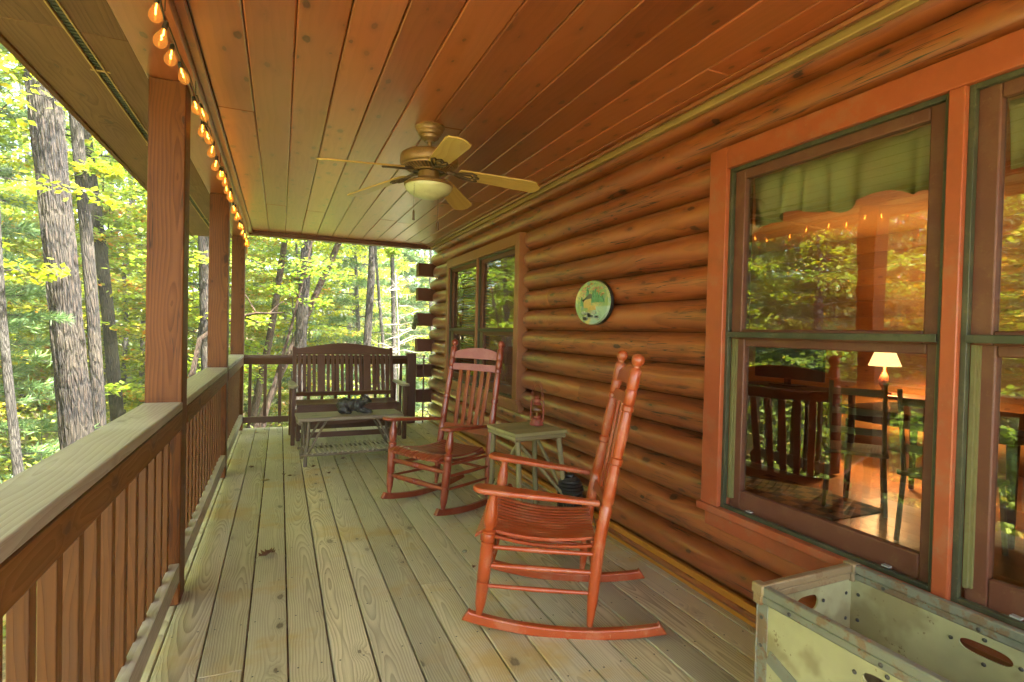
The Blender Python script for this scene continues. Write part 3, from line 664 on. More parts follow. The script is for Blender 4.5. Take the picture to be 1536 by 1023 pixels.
def blob(name, parts, mat, vox=.006, parent=None, nz=.004, sc=40, dec=None):
    """union of ellipsoids and tapered limbs fused into one continuous surface"""
    b = bmesh.new()
    for c, r, *rot in parts:
        M = Matrix.Translation(c) @ (Euler(rot[0]).to_matrix().to_4x4() if rot else Matrix()) @ Matrix.Diagonal((*r, 1))
        bmesh.ops.create_icosphere(b, subdivisions=3, radius=1, matrix=M)
    me = bpy.data.meshes.new(name); b.to_mesh(me); b.free(); o = bpy.data.objects.new(name, me); COL.objects.link(o)
    r = o.modifiers.new('r', 'REMESH'); r.mode = 'VOXEL'; r.voxel_size = vox; r.use_smooth_shade = True
    s = o.modifiers.new('s', 'SMOOTH'); s.iterations = 4; s.factor = .6
    dg = bpy.context.evaluated_depsgraph_get(); me2 = bpy.data.meshes.new_from_object(o.evaluated_get(dg)); o.modifiers.clear(); o.data = me2
    for v in me2.vertices:
        v.co += v.normal * nz * (noise.noise(v.co*sc) + .5*noise.noise(v.co*sc*2.3))
    me2.materials.clear(); me2.materials.append(mat)
    for p in me2.polygons: p.use_smooth = True
    if parent: o.parent = parent
    return o
bear = blob('bear_figurine', [((-.085,0,.062),(.072,.058,.062)), ((-.03,0,.066),(.062,.052,.052)), ((.03,0,.062),(.055,.050,.048)), ((.078,0,.088),(.040,.036,.036),(0,.4,0)), ((.118,-.006,.104),(.036,.034,.033)), ((.150,-.010,.096),(.022,.017,.015),(0,.2,0)),
    ((.104,.026,.134),(.011,.008,.012)), ((.104,-.036,.134),(.011,.008,.012)), ((.095,.040,.022),(.060,.017,.019),(0,.15,.1)), ((.100,-.045,.022),(.064,.017,.019),(0,.15,-.1)), ((.155,.046,.014),(.022,.017,.013)), ((.162,-.052,.014),(.022,.017,.013)),
    ((-.095,.050,.034),(.052,.024,.034)), ((-.095,-.050,.034),(.052,.024,.034)), ((-.045,.062,.014),(.034,.016,.013)), ((-.045,-.062,.014),(.034,.016,.013)), ((.045,.036,.045),(.030,.020,.036)), ((.045,-.036,.045),(.030,.020,.036)), ((-.155,0,.062),(.012,.012,.012))],
    M_['bear'], .0045, None, .0035, 70)
bear.location = (.69, 5.60, .458); bear.rotation_euler = (0,0,math.radians(-8)); bear.scale = (1.03, 1.05, 1.28); tag(bear, 'black carved bear figurine lying with its head raised on the coffee table', 'figurine')
# ------------------------------------------------------------------ ornament hanging on the log end
orn = blob('hanging_ornament', [((0,0,.10),(.026,.028,.034)), ((.0,0,.055),(.030,.028,.036)), ((-.01,0,0),(.034,.032,.036)), ((-.02,.0,-.045),(.036,.034,.030)), ((.012,.02,.132),(.010,.008,.014)), ((-.014,.02,.132),(.010,.008,.014)), ((.02,-.026,.03),(.03,.012,.012)), ((.022,.02,.06),(.028,.012,.010))], M_['orn'], .005, None, .004, 50)
orn.location = (1.752, 7.565, 1.385); tag(orn, 'small mossy green figurine hanging on the outermost squared log end', 'ornament')
m = MB(); m.tube([(0,0,.12), (.004,.0,.16), (.02,.01,.175)], .002, 5); m.build('hook', M_['wire'], orn)

# ------------------------------------------------------------------ round plaque on the log wall
t = NT('plaque_relief'); tc = t.n('ShaderNodeTexCoord').outputs['Object']
n1 = t.noise(tc, 9, 5., .7); n2 = t.noise(tc, 22, 4., .7, out=1); n3 = t.noise(tc, 40, 3., .6)
z = t.n('ShaderNodeSeparateXYZ', {0: tc}).outputs[2]; yy_ = t.n('ShaderNodeSeparateXYZ', {0: tc}).outputs[1]
c = t.mix(t.step(n1, .40, .60), (.27,.40,.15), (.56,.52,.20)); c = t.mix(t.step(n3, .5, .62), c, (.20,.34,.22))
lake = t.math('MULTIPLY', t.step(z, -.02, -.035), t.step(yy_, .03, .0)); c = t.mix(t.math('MULTIPLY', lake, .8), c, (.36,.52,.46))
c = t.mix(t.math('MULTIPLY', t.step(n1, .55, .62), .5), c, (.55,.42,.14))
M_['plaque'] = t.P(Base_Color=c, Roughness=.38, Normal=t.bump(n3, .8, .006), Coat_Weight=.3)
prim = thing('wall_plaque', 'round painted relief plaque of a lakeside cabin hung on the log wall', 'plaque', (1.955, 3.160, 1.520)); prim.scale = (1, 1.42, 1)
MX = Matrix(((0,0,-1),(-1,0,0),(0,1,0)))   # local z -> -x (out of the wall), local x -> -y, local y -> z
m = MB(); m.lathe([(0,.018),(.130,.018),(.136,.020),(.141,.027),(.147,.027),(.150,.018),(.150,-.010),(0,-.010)], seg=56, M=MX); m.build('disc', M_['plaque'], prim)
m = MB(); m.lathe([(.1505,-.012),(.1530,-.012),(.1530,.008),(.1505,.010)], seg=56, M=MX, smooth=True); m.build('rim', M_['black'], prim)
pc = {k: paint('plaque_'+k, c, .4, bump=.6, scale=60) for k, c in dict(roof=(.18,.19,.13), wall=(.60,.42,.14), tree=(.14,.36,.17), rock=(.42,.46,.38), leaf=(.55,.32,.16)).items()}
m = MB(); m.slab([(-.075,.020),(-.085,.012),(-.03,.050),(-.010,.060),(.010,.030)], .012, MX, (-.021,0,0)); m.slab([(-.075,.02),(-.080,.010),(-.015,.062),(-.008,.055)], .014, MX, (-.023,0,0)); m.build('roof_relief', pc['roof'], prim)
m = MB(); m.slab([(-.07,-.035),(-.008,-.035),(-.008,.025),(-.03,.045),(-.07,.015)], .008, MX, (-.020,0,0)); m.slab([(-.03,-.05),(.035,-.05),(.03,-.02),(-.02,-.018)], .012, MX, (-.020,0,0)); m.build('cabin_relief', pc['wall'], prim)
m = MB()
for a, b, h in ((.01,.0,.08),(.03,.005,.09),(.05,.0,.07),(.07,.005,.055),(-.095,-.02,.06),(.09,.0,.04),(-.04,.05,.06)):
    for k in range(3): m.slab([(a-.016+k*.004, b+h*k*.28), (a+.016-k*.004, b+h*k*.28), (a, b+h*(k+1)*.30+.01)], .006, MX, (-.020-k*.001,0,0))
m.build('tree_relief', pc['tree'], prim)
m = MB()
for _ in range(26):
    a, b = random.uniform(-.09, .06), random.uniform(-.115, -.06); s = random.uniform(.006, .016)
    if a*a+b*b < .016: m.slab([(a+s*math.cos(q)*1.5, b+s*math.sin(q)*.7) for q in np.linspace(0, 2*PI, 7)[:-1]], .009, MX, (-.020,0,0))
m.build('rock_relief', pc['rock'], prim)
m = MB()
for _ in range(34):
    q = random.uniform(.4, 2.6); rr = random.uniform(.085, .128); a, b = rr*math.cos(q), rr*math.sin(q); s = random.uniform(.004, .009)
    m.slab([(a+s*math.cos(q2)*1.3, b+s*math.sin(q2)) for q2 in np.linspace(0, 2*PI, 6)[:-1]], .007, MX, (-.020,0,0))
fr_ = m.build('foliage_relief', pc['leaf'], prim)

# ------------------------------------------------------------------ ceiling fan
F = thing('ceiling_fan', 'tan ceiling fan with five maple blades and a frosted bowl light', 'fan', (.79, 3.14, 2.5))
m = MB(); m.lathe([(0,0),(.086,0),(.088,-.010),(.080,-.018),(.078,-.030),(.070,-.036),(.067,-.050),(.056,-.056),(.052,-.072),(.034,-.082),(.030,-.090),(0,-.090)], seg=32); m.build('ceiling_canopy', M_['fanmetal'], F)
m = MB(); m.tube([(0,0,-.08),(0,0,-.155)], .0125, 14); m.lathe([(.0,-.135),(.022,-.135),(.026,-.150),(.030,-.155)], seg=20); m.build('downrod', M_['fanmetal'], F)
m = MB(); m.lathe([(0,-.150),(.10,-.152),(.150,-.162),(.164,-.172),(.168,-.185),(.168,-.222),(.162,-.230),(.150,-.234),(.128,-.236)], seg=44); m.build('motor_housing', M_['fanmetal'], F)
m = MB(); m.lathe([(.150,-.234),(.130,-.250),(.100,-.262),(.06,-.264),(0,-.264)], seg=44); m.build('motor_underside', M_['fandark'], F)
m = MB()
for k in range(40):
    q = 2*PI*k/40; m.beam((.146*math.cos(q), .146*math.sin(q), -.240), (.106*math.cos(q+.10), .106*math.sin(q+.10), -.262), .006, .006)
m.lathe([(.153,-.232),(.150,-.242),(.144,-.242),(.147,-.232)], seg=44); m.lathe([(.104,-.258),(.104,-.268),(.096,-.270),(.094,-.262)], seg=44); m.build('vent_grille', M_['fanmetal'], F)
m = MB(); m.lathe([(.060,-.258),(.062,-.300),(.070,-.306),(.074,-.318),(.10,-.322),(.130,-.328),(.142,-.336),(.143,-.345),(.136,-.350)], seg=40); m.build('light_kit', M_['fanmetal'], F)
m = MB(); m.lathe([(.135,-.346),(.137,-.358),(.130,-.372),(.122,-.380),(.116,-.388),(.100,-.398),(.078,-.405),(.068,-.412),(.040,-.420),(.0,-.423)], seg=44); m.build('glass_bowl', M_['frost'], F)
for k, deg in enumerate((197, 269, 341, 53, 125)):
    a = math.radians(deg); Rz = Matrix.Rotation(a, 3, 'Z'); droop = Matrix.Rotation(math.radians(2 if k == 1 else 7.5), 3, 'Y'); pitch = Matrix.Rotation(math.radians(-13), 3, 'X')
    Mb = Rz @ droop @ pitch; o0 = Rz @ V((.13, 0, -.262))
    out = [(.060, -.052), (.47, -.068), (.505, -.060), (.512, -.040), (.528, -.022), (.532, 0), (.528, .022), (.512, .040), (.505, .060), (.47, .068), (.060, .052), (.045, .030), (.040, 0), (.045, -.030)]
    m = MB(); m.slab(out, .009, Mb, o0, long=0); bl = m.build('blade', M_['blade'], F, bevel=.003)
    m = MB(); kk = [(-.06,0,.004), (-.01,0,.0), (.035,0,-.010)]
    m.tube([o0 + Rz @ V(p) for p in kk], [.014, .011, .010], 8)
    for s in (-1, 1):
        pts = [(.02,0,-.009), (.05, s*.022, -.009), (.085, s*.036, -.009), (.125, s*.046, -.009), (.150, s*.034, -.009), (.135, s*.018, -.009), (.165, 0, -.009)]
        m.tube([Mb @ V(p) + o0 for p in pts], [.008,.007,.006,.006,.006,.006,.006], 7)
        pts = [(.04,0,-.009), (.08, s*.012, -.009), (.115, s*.020, -.009), (.13, 0, -.009)]; m.tube([Mb @ V(p) + o0 for p in pts], .0045, 6)
    m.build('blade_iron', M_['fandark'], bl)
for (x, y, l) in ((-.105, -.085, .19), (.085, .10, .20)):
    m = MB(); n = 26
    m.tube([(x, y, -.325-l*i/n) for i in range(n+1)], [(.0016 if i % 2 else .0009) for i in range(n+1)], 5); m.lathe([(0,0),(.004,0),(.0065,-.010),(.006,-.040),(.0075,-.055),(0,-.056)], (x, y, -.325-l), 12); m.build('pull_chain', M_['fandark'], F)

# ------------------------------------------------------------------ bin with metal rim
BN = thing('laundry_bin', 'long cream bin with a worn metal rim and oval hand holes under the near window', 'bin', (1.680, .757, 0), math.radians(1.0))
hx, hy, H = .225, .525, .51
def panel(mb, w, h, t, hole, M, o, wav=0):
    """rectangle w x h (centre at 0) with an oval hole (cx, cy, rx, ry)"""
    cx, cy, rx, ry = hole; N = 40; inner = []; outer = []
    for k in range(N):
        q = 2*PI*k/N; c, s = math.cos(q), math.sin(q); e = .55
        inner.append((cx + rx*abs(c)**e*(1 if c > 0 else -1), cy + ry*abs(s)**e*(1 if s > 0 else -1) if False else cy+ry*s))
        tx = ((w/2-cx) if c > 0 else (w/2+cx))/max(abs(c), 1e-6); ty = ((h/2-cy) if s > 0 else (h/2+cy))/max(abs(s), 1e-6); tt = min(tx, ty)
        outer.append((cx+c*tt, cy+s*tt))
    for cxx, cyy in ((w/2, h/2), (w/2, -h/2), (-w/2, h/2), (-w/2, -h/2)):
        j = min(range(N), key=lambda k: (outer[k][0]-cxx)**2+(outer[k][1]-cyy)**2); outer[j] = (cxx, cyy)
    mid = [((a[0]*.75+b[0]*.25), (a[1]*.75+b[1]*.25)) for a, b in zip(inner, outer)]; mid2 = [((a[0]+b[0])/2, (a[1]+b[1])/2) for a, b in zip(inner, outer)]
    rings = [inner, mid, mid2, outer]; vs = []
    for zz in (-t/2, t/2):
        for rg in rings:
            for a, b in rg:
                bw = wav*noise.noise(V((a*3+7, b*4, 1)))*(1-(2*a/w)**4)*(1-abs(2*b/h)**6) if wav else 0
                vs.append(V((a, b, zz+bw)))
    F = []; U = []
    for side in (0, 1):
        for rI in range(3):
            for k in range(N):
                k2 = (k+1) % N; b0 = side*4*N + rI*N; f = (b0+k, b0+N+k, b0+N+k2, b0+k2)
                F.append(f if side else f[::-1])
    for rI in (0, 3):
        for k in range(N):
            k2 = (k+1) % N; a = rI*N; f = (a+k, a+k2, 4*N+a+k2, 4*N+a+k); F.append(f[::-1] if rI == 3 else f)
    U = [[(vs[i].x, vs[i].y) for i in f] for f in F]
    mb.add([M @ p + V(o) for p in vs], F, U, 0, True)
MXp = Matrix(((0,0,-1),(-1,0,0),(0,1,0))); MYp = Matrix(((1,0,0),(0,0,-1),(0,1,0)))
for s, nm in ((-1, 'front_panel'), (1, 'back_panel')):
    m = MB(); panel(m, 2*hy, H-.05, .006, (-.035-.09, .155, .065, .020), MXp, (s*hx, 0, H/2), .02); o = m.build('side_panel', M_['fibre'], BN)
for s in (-1, 1):
    m = MB(); panel(m, 2*hx, H-.05, .006, (0, .150, .055, .028), MYp, (0, s*hy, H/2), .012); m.build('end_panel', M_['rimw'] if False else M_['fibre'], BN)
m = MB(); m.box((0,0,.04), (2*hx-.01, 2*hy-.01, .012), long=1); m.build('floor_panel', M_['fibre'], BN)
for s in (-1, 1): m = MB(); m.box((s*hx, 0, H-.012), (.026, 2*hy+.03, .030), long=1); m.box((s*(hx+.002), 0, H-.040), (.016, 2*hy+.02, .026), long=1); m.build('long_rim', M_['galv'], BN, bevel=.005)
for s in (-1, 1): m = MB(); m.box((0, s*hy, H-.013), (2*hx-.03, .026, .028), long=0); m.box((0, s*(hy-.003), H-.040), (2*hx-.03, .012, .026), long=0); m.build('end_rim', M_['rimw'], BN, bevel=.005)
for s in (-1, 1):
    for q in (-1, 1):
        m = MB(); m.box((s*(hx+.004), q*(hy-.012), H/2-.02), (.004, .045, H-.07), long=2); m.box((s*(hx-.012), q*(hy+.004), H/2-.02), (.045, .004, H-.07), long=2); m.build('corner_strip', M_['galv'], BN, bevel=.001)
        m = MB(); m.box((s*hx, q*hy, H-.012), (.036, .045, .036)); m.box((s*hx, q*(hy-.0), H-.035), (.034, .034, .05)); m.build('corner_cap', M_['rimw'], BN, bevel=.006)
m = MB(); m.beam((-hx-.006, hy-.04, .30), (-hx-.006, -hy+.35, .02), .004, .045, up=(0,.45,1)); m.build('side_strap', M_['galv'], BN, bevel=.001)
m = MB()
def rivet(p, n):
    Mq = V((0,0,1)).rotation_difference(V(n)).to_matrix(); m.lathe([(.0065,0),(.006,.002),(.003,.0035),(0,.004)], p, 8, M=Mq)
for zz in (.06, .19, .32, .41):
    for q in (-1, 1):
        rivet((-hx-.006, q*(hy-.012), zz), (-1,0,0)); rivet((hx-.004, q*(hy-.03), zz), (-1,0,0)); rivet((-hx+.03, q*(hy-.004), zz), (0,-q,0)); rivet((hx-.03, q*(hy-.004), zz), (0,-q,0)); rivet((-hx+.012, q*(hy+.006), zz), (0,q,0))
for yy in np.arange(-.40, .5, .27): rivet((-hx-.010, yy, H-.040), (-1,0,0)); rivet((hx-.007, yy, H-.040), (-1,0,0))
for cy in (-.035-.09,):
    for dy, dz in ((-.085,0),(.085,0),(0,-.036),(0,.036)): 
        rivet((hx-.005, -(cy)+dy, H/2+.155+dz), (-1,0,0)); rivet((-hx-.005, -(cy)+dy, H/2+.155+dz), (-1,0,0))
for dx, dz in ((-.075,0),(.075,0),(0,-.042)): rivet((dx, hy-.005, H/2+.15+dz), (0,-1,0))
m.build('rivets', M_['steel'], BN)

# ------------------------------------------------------------------ string of bulbs along the eave beam
amber = NT('amber_bulb_glass'); fr = amber.math('MULTIPLY', amber.n('ShaderNodeFresnel', {'IOR': 1.5}).outputs[0], amber.math('SUBTRACT', 1.0, amber.n('ShaderNodeNewGeometry').outputs['Backfacing']))
tr = amber.n('ShaderNodeBsdfTransparent', {'Color': (1.,.60,.20)}); gl = amber.n('ShaderNodeBsdfGlossy', {'Roughness': .03}); em = amber.n('ShaderNodeEmission', {'Color': (1.,.50,.10), 'Strength': .02})
ad = amber.n('ShaderNodeAddShader', {0: tr.outputs[0], 1: em.outputs[0]}); mx = amber.n('ShaderNodeMixShader', {0: fr, 1: ad.outputs[0], 2: gl.outputs[0]}); amber.t.links.new(mx.outputs[0], amber.out.inputs[0]); M_['amber'] = amber.m
M_['fil'] = emit('lit_filament', (1., .50, .13), 2.2)
S = thing('string_lights', 'string of lit amber bulbs hanging along the inner edge of the eave beam', 'string lights', (-.37, 2.9, 2.4))
ys = [.75, 1.02, 1.30, 1.58, 1.83, 2.04, 2.12, 2.32, 2.48, 2.84, 2.95, 3.11, 3.27, 3.50, 3.66, 3.95, 4.08, 4.22, 4.42, 4.60, 4.78, 4.97, 5.15, 5.36, 5.55, 5.80, 6.05, 6.25, 6.50, 6.75, 6.98, 7.2]
cord = [V((0, -2.6, .035))]; 
random.seed(21)
bulbs = []
for i, y in enumerate(ys):
    z = -.055 - random.uniform(0, .05); bulbs.append((random.uniform(-.006, .012), y-2.9, z)); cord += [V((.004, y-2.9, z+.018))]
    if i < len(ys)-1: cord += [V((.002, (y+ys[i+1])/2-2.9, z+.015+random.uniform(-.01, .03)))]
m = MB(); m.tube([V((-.0, 7.4-2.9, -.03))] + cord[1:][::-1] + [V((0, -2.2, -.03))], .0028, 6); 
for i, y in enumerate(ys):
    if i % 3 == 0: m.tube([(.0, y-2.9+.03, -.045), (.0, y-2.9+.03, .02)], .0018, 5)
m.build('cord', M_['wire'], S)
def bulb_meshes():
    a = MB(); a.lathe([(.012,0),(.014,-.010),(.020,-.024),(.029,-.045),(.034,-.062),(.034,-.074),(.028,-.090),(.017,-.101),(0,-.105)], (0,0,-.020), 22)
    b = MB(); b.lathe([(0,.022),(.009,.020),(.013,.010),(.0135,-.022),(0,-.024)], (0,0,0), 14)
    c = MB(); c.tube([(0,0,-.022),(.004,0,-.05),(-.003,.003,-.062),(.004,-.002,-.074),(0,0,-.082)], [.003,.0045,.0045,.0045,.003], 7)
    return a, b, c
a, b, c = bulb_meshes(); ba = a.build('bulb', M_['amber'], S); bb = b.build('socket', M_['wire'], ba); bc = c.build('filament', M_['fil'], ba)
for i, (x, y, z) in enumerate(bulbs):
    o = ba if i == 0 else copy_tree(ba, S)
    o.location = (x, y, z); o.rotation_euler = (random.uniform(-.35, .35), random.uniform(-.30, .30), random.uniform(0, 3)); sc = random.uniform(.88, 1.0)*.66; o.scale = (sc, sc, sc)
m = MB(); m.box((0,0,0), (.02,.075,.13)); m.box((0,0,.05), (.022,.05,.02)); o = m.build('insect_trap', M_['yellow'], bevel=.003); m = MB(); m.tube([(0,0,-.065),(.0,.0,-.11),(.0,.018,-.125),(.0,.026,-.11)], .006, 7); m.build('hook', M_['white'], o)
o.location = (-.395, 7.56, 2.27); tag(o, 'small yellow box with a white hook fixed high on the corner post', 'trap')

# ------------------------------------------------------------------ things inside the cabin
t = NT('green_curtain_cloth'); uvn = t.n('ShaderNodeTexCoord').outputs['UV']; wv = t.noise(t.n('ShaderNodeVectorMath', {0: uvn, 1: (300., 300., 1.)}, operation='MULTIPLY').outputs[0], 1.0, 2.)
M_['curtain'] = t.P(Base_Color=t.mix(wv, (.42,.41,.18), (.30,.30,.12)), Roughness=.9, Normal=t.bump(wv, .4, .002))
def valance(ya, yb, zt, zb, label):
    m = MB(); n = 90; vs = []; ph = random.uniform(0, 9)
    for j, zz in enumerate((zt, zt-.02, zt-.03, (zt+zb)/2, zb)):
        for i in range(n+1):
            y = ya+(yb-ya)*i/n; amp = (.012, .008, .016, .034, .045)[j]
            wv = math.sin(y*46+ph+1.6*math.sin(y*11))*amp*.7 + math.sin(y*19+ph)*amp*.6
            vs.append((wv, y, zz + (0 if j < 4 else .016*math.sin(y*17+ph+1)+.008*math.sin(y*46+ph))))
    for j in range(5):
        pass
    F = [(j*(n+1)+i, j*(n+1)+i+1, (j+1)*(n+1)+i+1, (j+1)*(n+1)+i) for j in range(4) for i in range(n)]
    U = [[(vs[k][1], vs[k][2]) for k in f] for f in F]; m.add(vs, F, U, 0, True)
    o = m.build('curtain_valance', M_['curtain']); s = o.modifiers.new('s', 'SOLIDIFY'); s.thickness = .003; tag(o, label, 'curtain', 'green curtain valances'); return o
v = valance(1.09, 2.0, 2.09, 1.865, 'gathered green valance behind the first pane of the near window'); v.location.x = 2.135
v = valance(.10, .99, 2.09, 1.865, 'gathered green valance cut by the right edge behind the second near pane'); v.location.x = 2.135
m = MB()
for i in range(40): m.box((2.13, 6.12, .74+i*.034), (.03, .96, .0025), Matrix.Rotation(.5, 3, 'Y'))
o = m.build('window_blind', M_['olive']); tag(o, 'pale slatted blind lowered inside the far pane of the farther window', 'blind')
LP = thing('table_lamp', 'lit table lamp with a cream shade seen through the near window', 'lamp', (5.95, 3.75, .74))
m = MB(); m.lathe([(0,0),(.07,0),(.07,.015),(.025,.03),(.02,.06),(.045,.10),(.05,.15),(.03,.21),(.012,.24),(.010,.34)], seg=24); m.build('lamp_base', M_['endwood'], LP)
m = MB(); m.lathe([(.150,.30),(.085,.475)], seg=32); o = m.build('lamp_shade', emit('lit_lamp_shade', (1., .55, .20), .30), LP); s = o.modifiers.new('s', 'SOLIDIFY'); s.thickness = .003
CT = thing('console_table', 'brown console table carrying the lit lamp inside the cabin', 'table', (6.05, 3.75, 0))
m = MB(); m.box((0,0,.72), (.45,1.2,.04), long=1); m.build('table_top', M_['brown'], CT, bevel=.006)
for sx in (-1,1):
    for sy in (-1,1): m = MB(); m.box((sx*.19, sy*.55, .35), (.05,.05,.70), long=2); m.build('leg', M_['brown'], CT)
CB = thing('tv_cabinet', 'dark cabinet under the television inside the cabin', 'cabinet', (4.75, 3.95, 0))
m = MB(); m.box((0,0,.41), (.45,.86,.78), long=1); m.box((0,0,.815), (.50,.92,.03), long=1); m.build('cabinet_body', M_['brown'], CB, bevel=.006)
for sy in (-1,1): m = MB(); m.box((-.232, sy*.21, .40), (.02,.38,.62), long=2); m.box((-.245, sy*.05, .42), (.02,.014,.09)); m.build('cabinet_door', M_['endwood'], CB, bevel=.004)
TV = thing('television', 'flat black television standing on the dark cabinet inside the cabin', 'television', (4.75, 3.95, .83))
m = MB(); m.box((0,0,.30), (.035,.80,.46)); m.build('screen', M_['black'], TV, bevel=.004); m = MB(); m.box((0,0,.008), (.18,.30,.012)); m.box((0,0,.05), (.03,.06,.08)); m.build('stand', M_['black'], TV)
DT = thing('dining_table', 'brown dining table inside the cabin near the lit lamp', 'table', (4.75, 2.45, 0))
m = MB(); m.box((0,0,.75), (1.0,1.25,.045), long=1); m.box((0,0,.69), (.86,1.1,.07), long=1); m.build('table_top', M_['endwood'], DT, bevel=.006)
for sx in (-1,1):
    for sy in (-1,1): m = MB(); m.tube([(sx*.42, sy*.54, .66),(sx*.42, sy*.54, .5),(sx*.43, sy*.55, 0)], [.035,.03,.02], 10); m.build('leg', M_['endwood'], DT)
def dchair(label, loc, rz):
    D = thing('dining_chair', label, 'chair', loc, rz, 'dining chairs inside the cabin'); mt = M_['bark_table']
    m = MB(); m.box((0,0,.45), (.42,.42,.03), long=0); m.build('seat', mt, D, bevel=.008)
    for sx in (-1,1):
        for sy in (-1,1):
            m = MB(); m.tube([(sx*.18, sy*.18, .44), (sx*.20, sy*.20, 0)], .016, 8); m.build('leg', mt, D)
    for sy in (-1,1): m = MB(); m.tube([(-.18, sy*.18, .45), (-.27, sy*.17, 1.0)], .015, 8); m.build('back_post', mt, D)
    for k in range(3): m = MB(); m.beam((-.205-.026*k, -.17, .62+.15*k), (-.205-.026*k, .17, .62+.15*k), .015, .05); m.build('back_slat', mt, D)
    return D
dchair('wooden dining chair pulled out beside the interior table, nearer the cabinet', (4.2, 2.85, 0), .6)
dchair('wooden dining chair tucked at the window side of the interior table', (3.95, 2.05, 0), .0)
t = NT('patterned_rug'); tc = t.n('ShaderNodeTexCoord').outputs['Object']; ck = t.n('ShaderNodeTexChecker', {'Vector': tc, 'Scale': 9.0}).outputs[1]
rg = MB(); rg.box((0,0,.006), (1.5,1.1,.012)); o = rg.build('floor_rug', t.P(Base_Color=t.mix(ck, (.10,.11,.07), (.33,.22,.10)), Roughness=.95)); o.location = (3.55, 3.2, 0); tag(o, 'dark patterned rug on the cabin floor behind the near window', 'rug')

# ------------------------------------------------------------------ forest
rng = np.random.default_rng(11)
def leafmat(name, a, b, c, yel=.12, trans=.45):
    t = NT(name); isl = t.n('ShaderNodeNewGeometry').outputs['Random Per Island']; oi = t.n('ShaderNodeObjectInfo').outputs['Random']
    i2 = t.math('FRACT', t.math('MULTIPLY', isl, 9.7)); pos = t.n('ShaderNodeTexCoord').outputs['Object']
    cl = t.noise(pos, .9, 2.0)
    col = t.mix(t.math('ADD', t.math('MULTIPLY', isl, .5), t.math('MULTIPLY', t.math('SUBTRACT', t.math('ADD', cl, t.math('MULTIPLY', oi, .5)), .5), .9), clamp=True), a, b)
    col = t.mix(t.math('GREATER_THAN', i2, 1-yel), col, c)
    t.P(Base_Color=col, Roughness=.42, Specular_IOR_Level=.4)
    tl = t.n('ShaderNodeBsdfTranslucent', {'Color': t.n('ShaderNodeHueSaturation', {'Color': col, 'Saturation': 1.1, 'Value': 1.25}).outputs[0]})
    mx = t.n('ShaderNodeMixShader', {0: trans, 1: t.b.outputs[0], 2: tl.outputs[0]}); t.t.links.new(mx.outputs[0], t.out.inputs[0]); return t.m
LM = dict(maple=leafmat('maple_leaves', (.15,.22,.028), (.33,.36,.045), (.42,.34,.04), .10, .6), beech=leafmat('beech_leaves', (.11,.19,.032), (.26,.33,.045), (.32,.28,.04), .06, .6),
          pine=leafmat('pine_needles', (.055,.12,.045), (.13,.21,.065), (.19,.24,.07), .1, .3), autumn=leafmat('autumn_leaves', (.20,.23,.03), (.34,.32,.04), (.45,.20,.04), .14),
          under=leafmat('undergrowth_leaves', (.12,.18,.03), (.28,.32,.045), (.32,.24,.06), .12))
def bark(name, a, b, light, sc=1.0):
    t = NT(name); uv = t.n('ShaderNodeTexCoord').outputs['UV']; sp = t.n('ShaderNodeSeparateXYZ', {0: uv})
    v = t.vec(t.math('MULTIPLY', sp.outputs[0], 26.*sc), t.math('MULTIPLY', sp.outputs[1], 4.2*sc), 0.0)
    wob = t.noise(v, .5, 2.0, .5, out=1); v2 = t.n('ShaderNodeVectorMath', {0: v, 1: wob}, operation='ADD').outputs[0]
    vo = t.n('ShaderNodeTexVoronoi', {'Vector': v2, 'Scale': 1.0}, feature='DISTANCE_TO_EDGE', voronoi_dimensions='2D').outputs['Distance']
    fn = t.noise(v, 3.0, 4.0, .65); ridge = t.step(t.math('ADD', vo, t.math('MULTIPLY', t.math('SUBTRACT', fn, .5), .3)), .02, .30)
    big = t.noise(t.n('ShaderNodeTexCoord').outputs['Object'], 1.3, 4.0, .6)
    c = t.mix(ridge, b, a); c = t.mix(t.math('MULTIPLY', t.step(t.math('ADD', big, t.math('MULTIPLY', fn, .3)), .62, .80), .75), c, light)
    return t.P(Base_Color=c, Roughness=.9, Normal=t.bump(t.math('ADD', ridge, t.math('MULTIPLY', fn, .4)), 1.0, .03))
BK1 = bark('furrowed_bark', (.033,.022,.014), (.005,.0035,.0025), (.062,.050,.033)); BK2 = bark('smooth_bark', (.060,.052,.040), (.026,.021,.016), (.12,.11,.09), 1.6); BK3 = bark('reddish_bark', (.085,.042,.020), (.03,.016,.010), (.10,.065,.04), 1.5)

def leaf_mesh(name, P, D, S, L, Wd, mat, parent=None):
    N = len(P); L = np.broadcast_to(np.asarray(L, float), (N,))[:, None]; Wd = np.broadcast_to(np.asarray(Wd, float), (N,))[:, None]
    U = np.cross(D, S); a = P; b = P + D*L*.42 + S*Wd*.5 - U*L*.06; c = P + D*L - U*L*.10; d = P + D*L*.42 - S*Wd*.5 - U*L*.06
    vs = np.stack([a, b, c, d], 1).reshape(-1, 3).astype(np.float32)
    me = bpy.data.meshes.new(name); me.vertices.add(4*N); me.vertices.foreach_set('co', vs.ravel())
    me.loops.add(4*N); me.loops.foreach_set('vertex_index', np.arange(4*N, dtype=np.int32))
    me.polygons.add(N); me.polygons.foreach_set('loop_start', np.arange(0, 4*N, 4, dtype=np.int32)); me.polygons.foreach_set('loop_total', np.full(N, 4, dtype=np.int32))
    me.update(calc_edges=True); me.materials.append(mat)
    o = bpy.data.objects.new(name, me); COL.objects.link(o)
    if parent: o.parent = parent
    return o
def unit(v): return v/np.maximum(np.linalg.norm(v, axis=-1, keepdims=True), 1e-9)
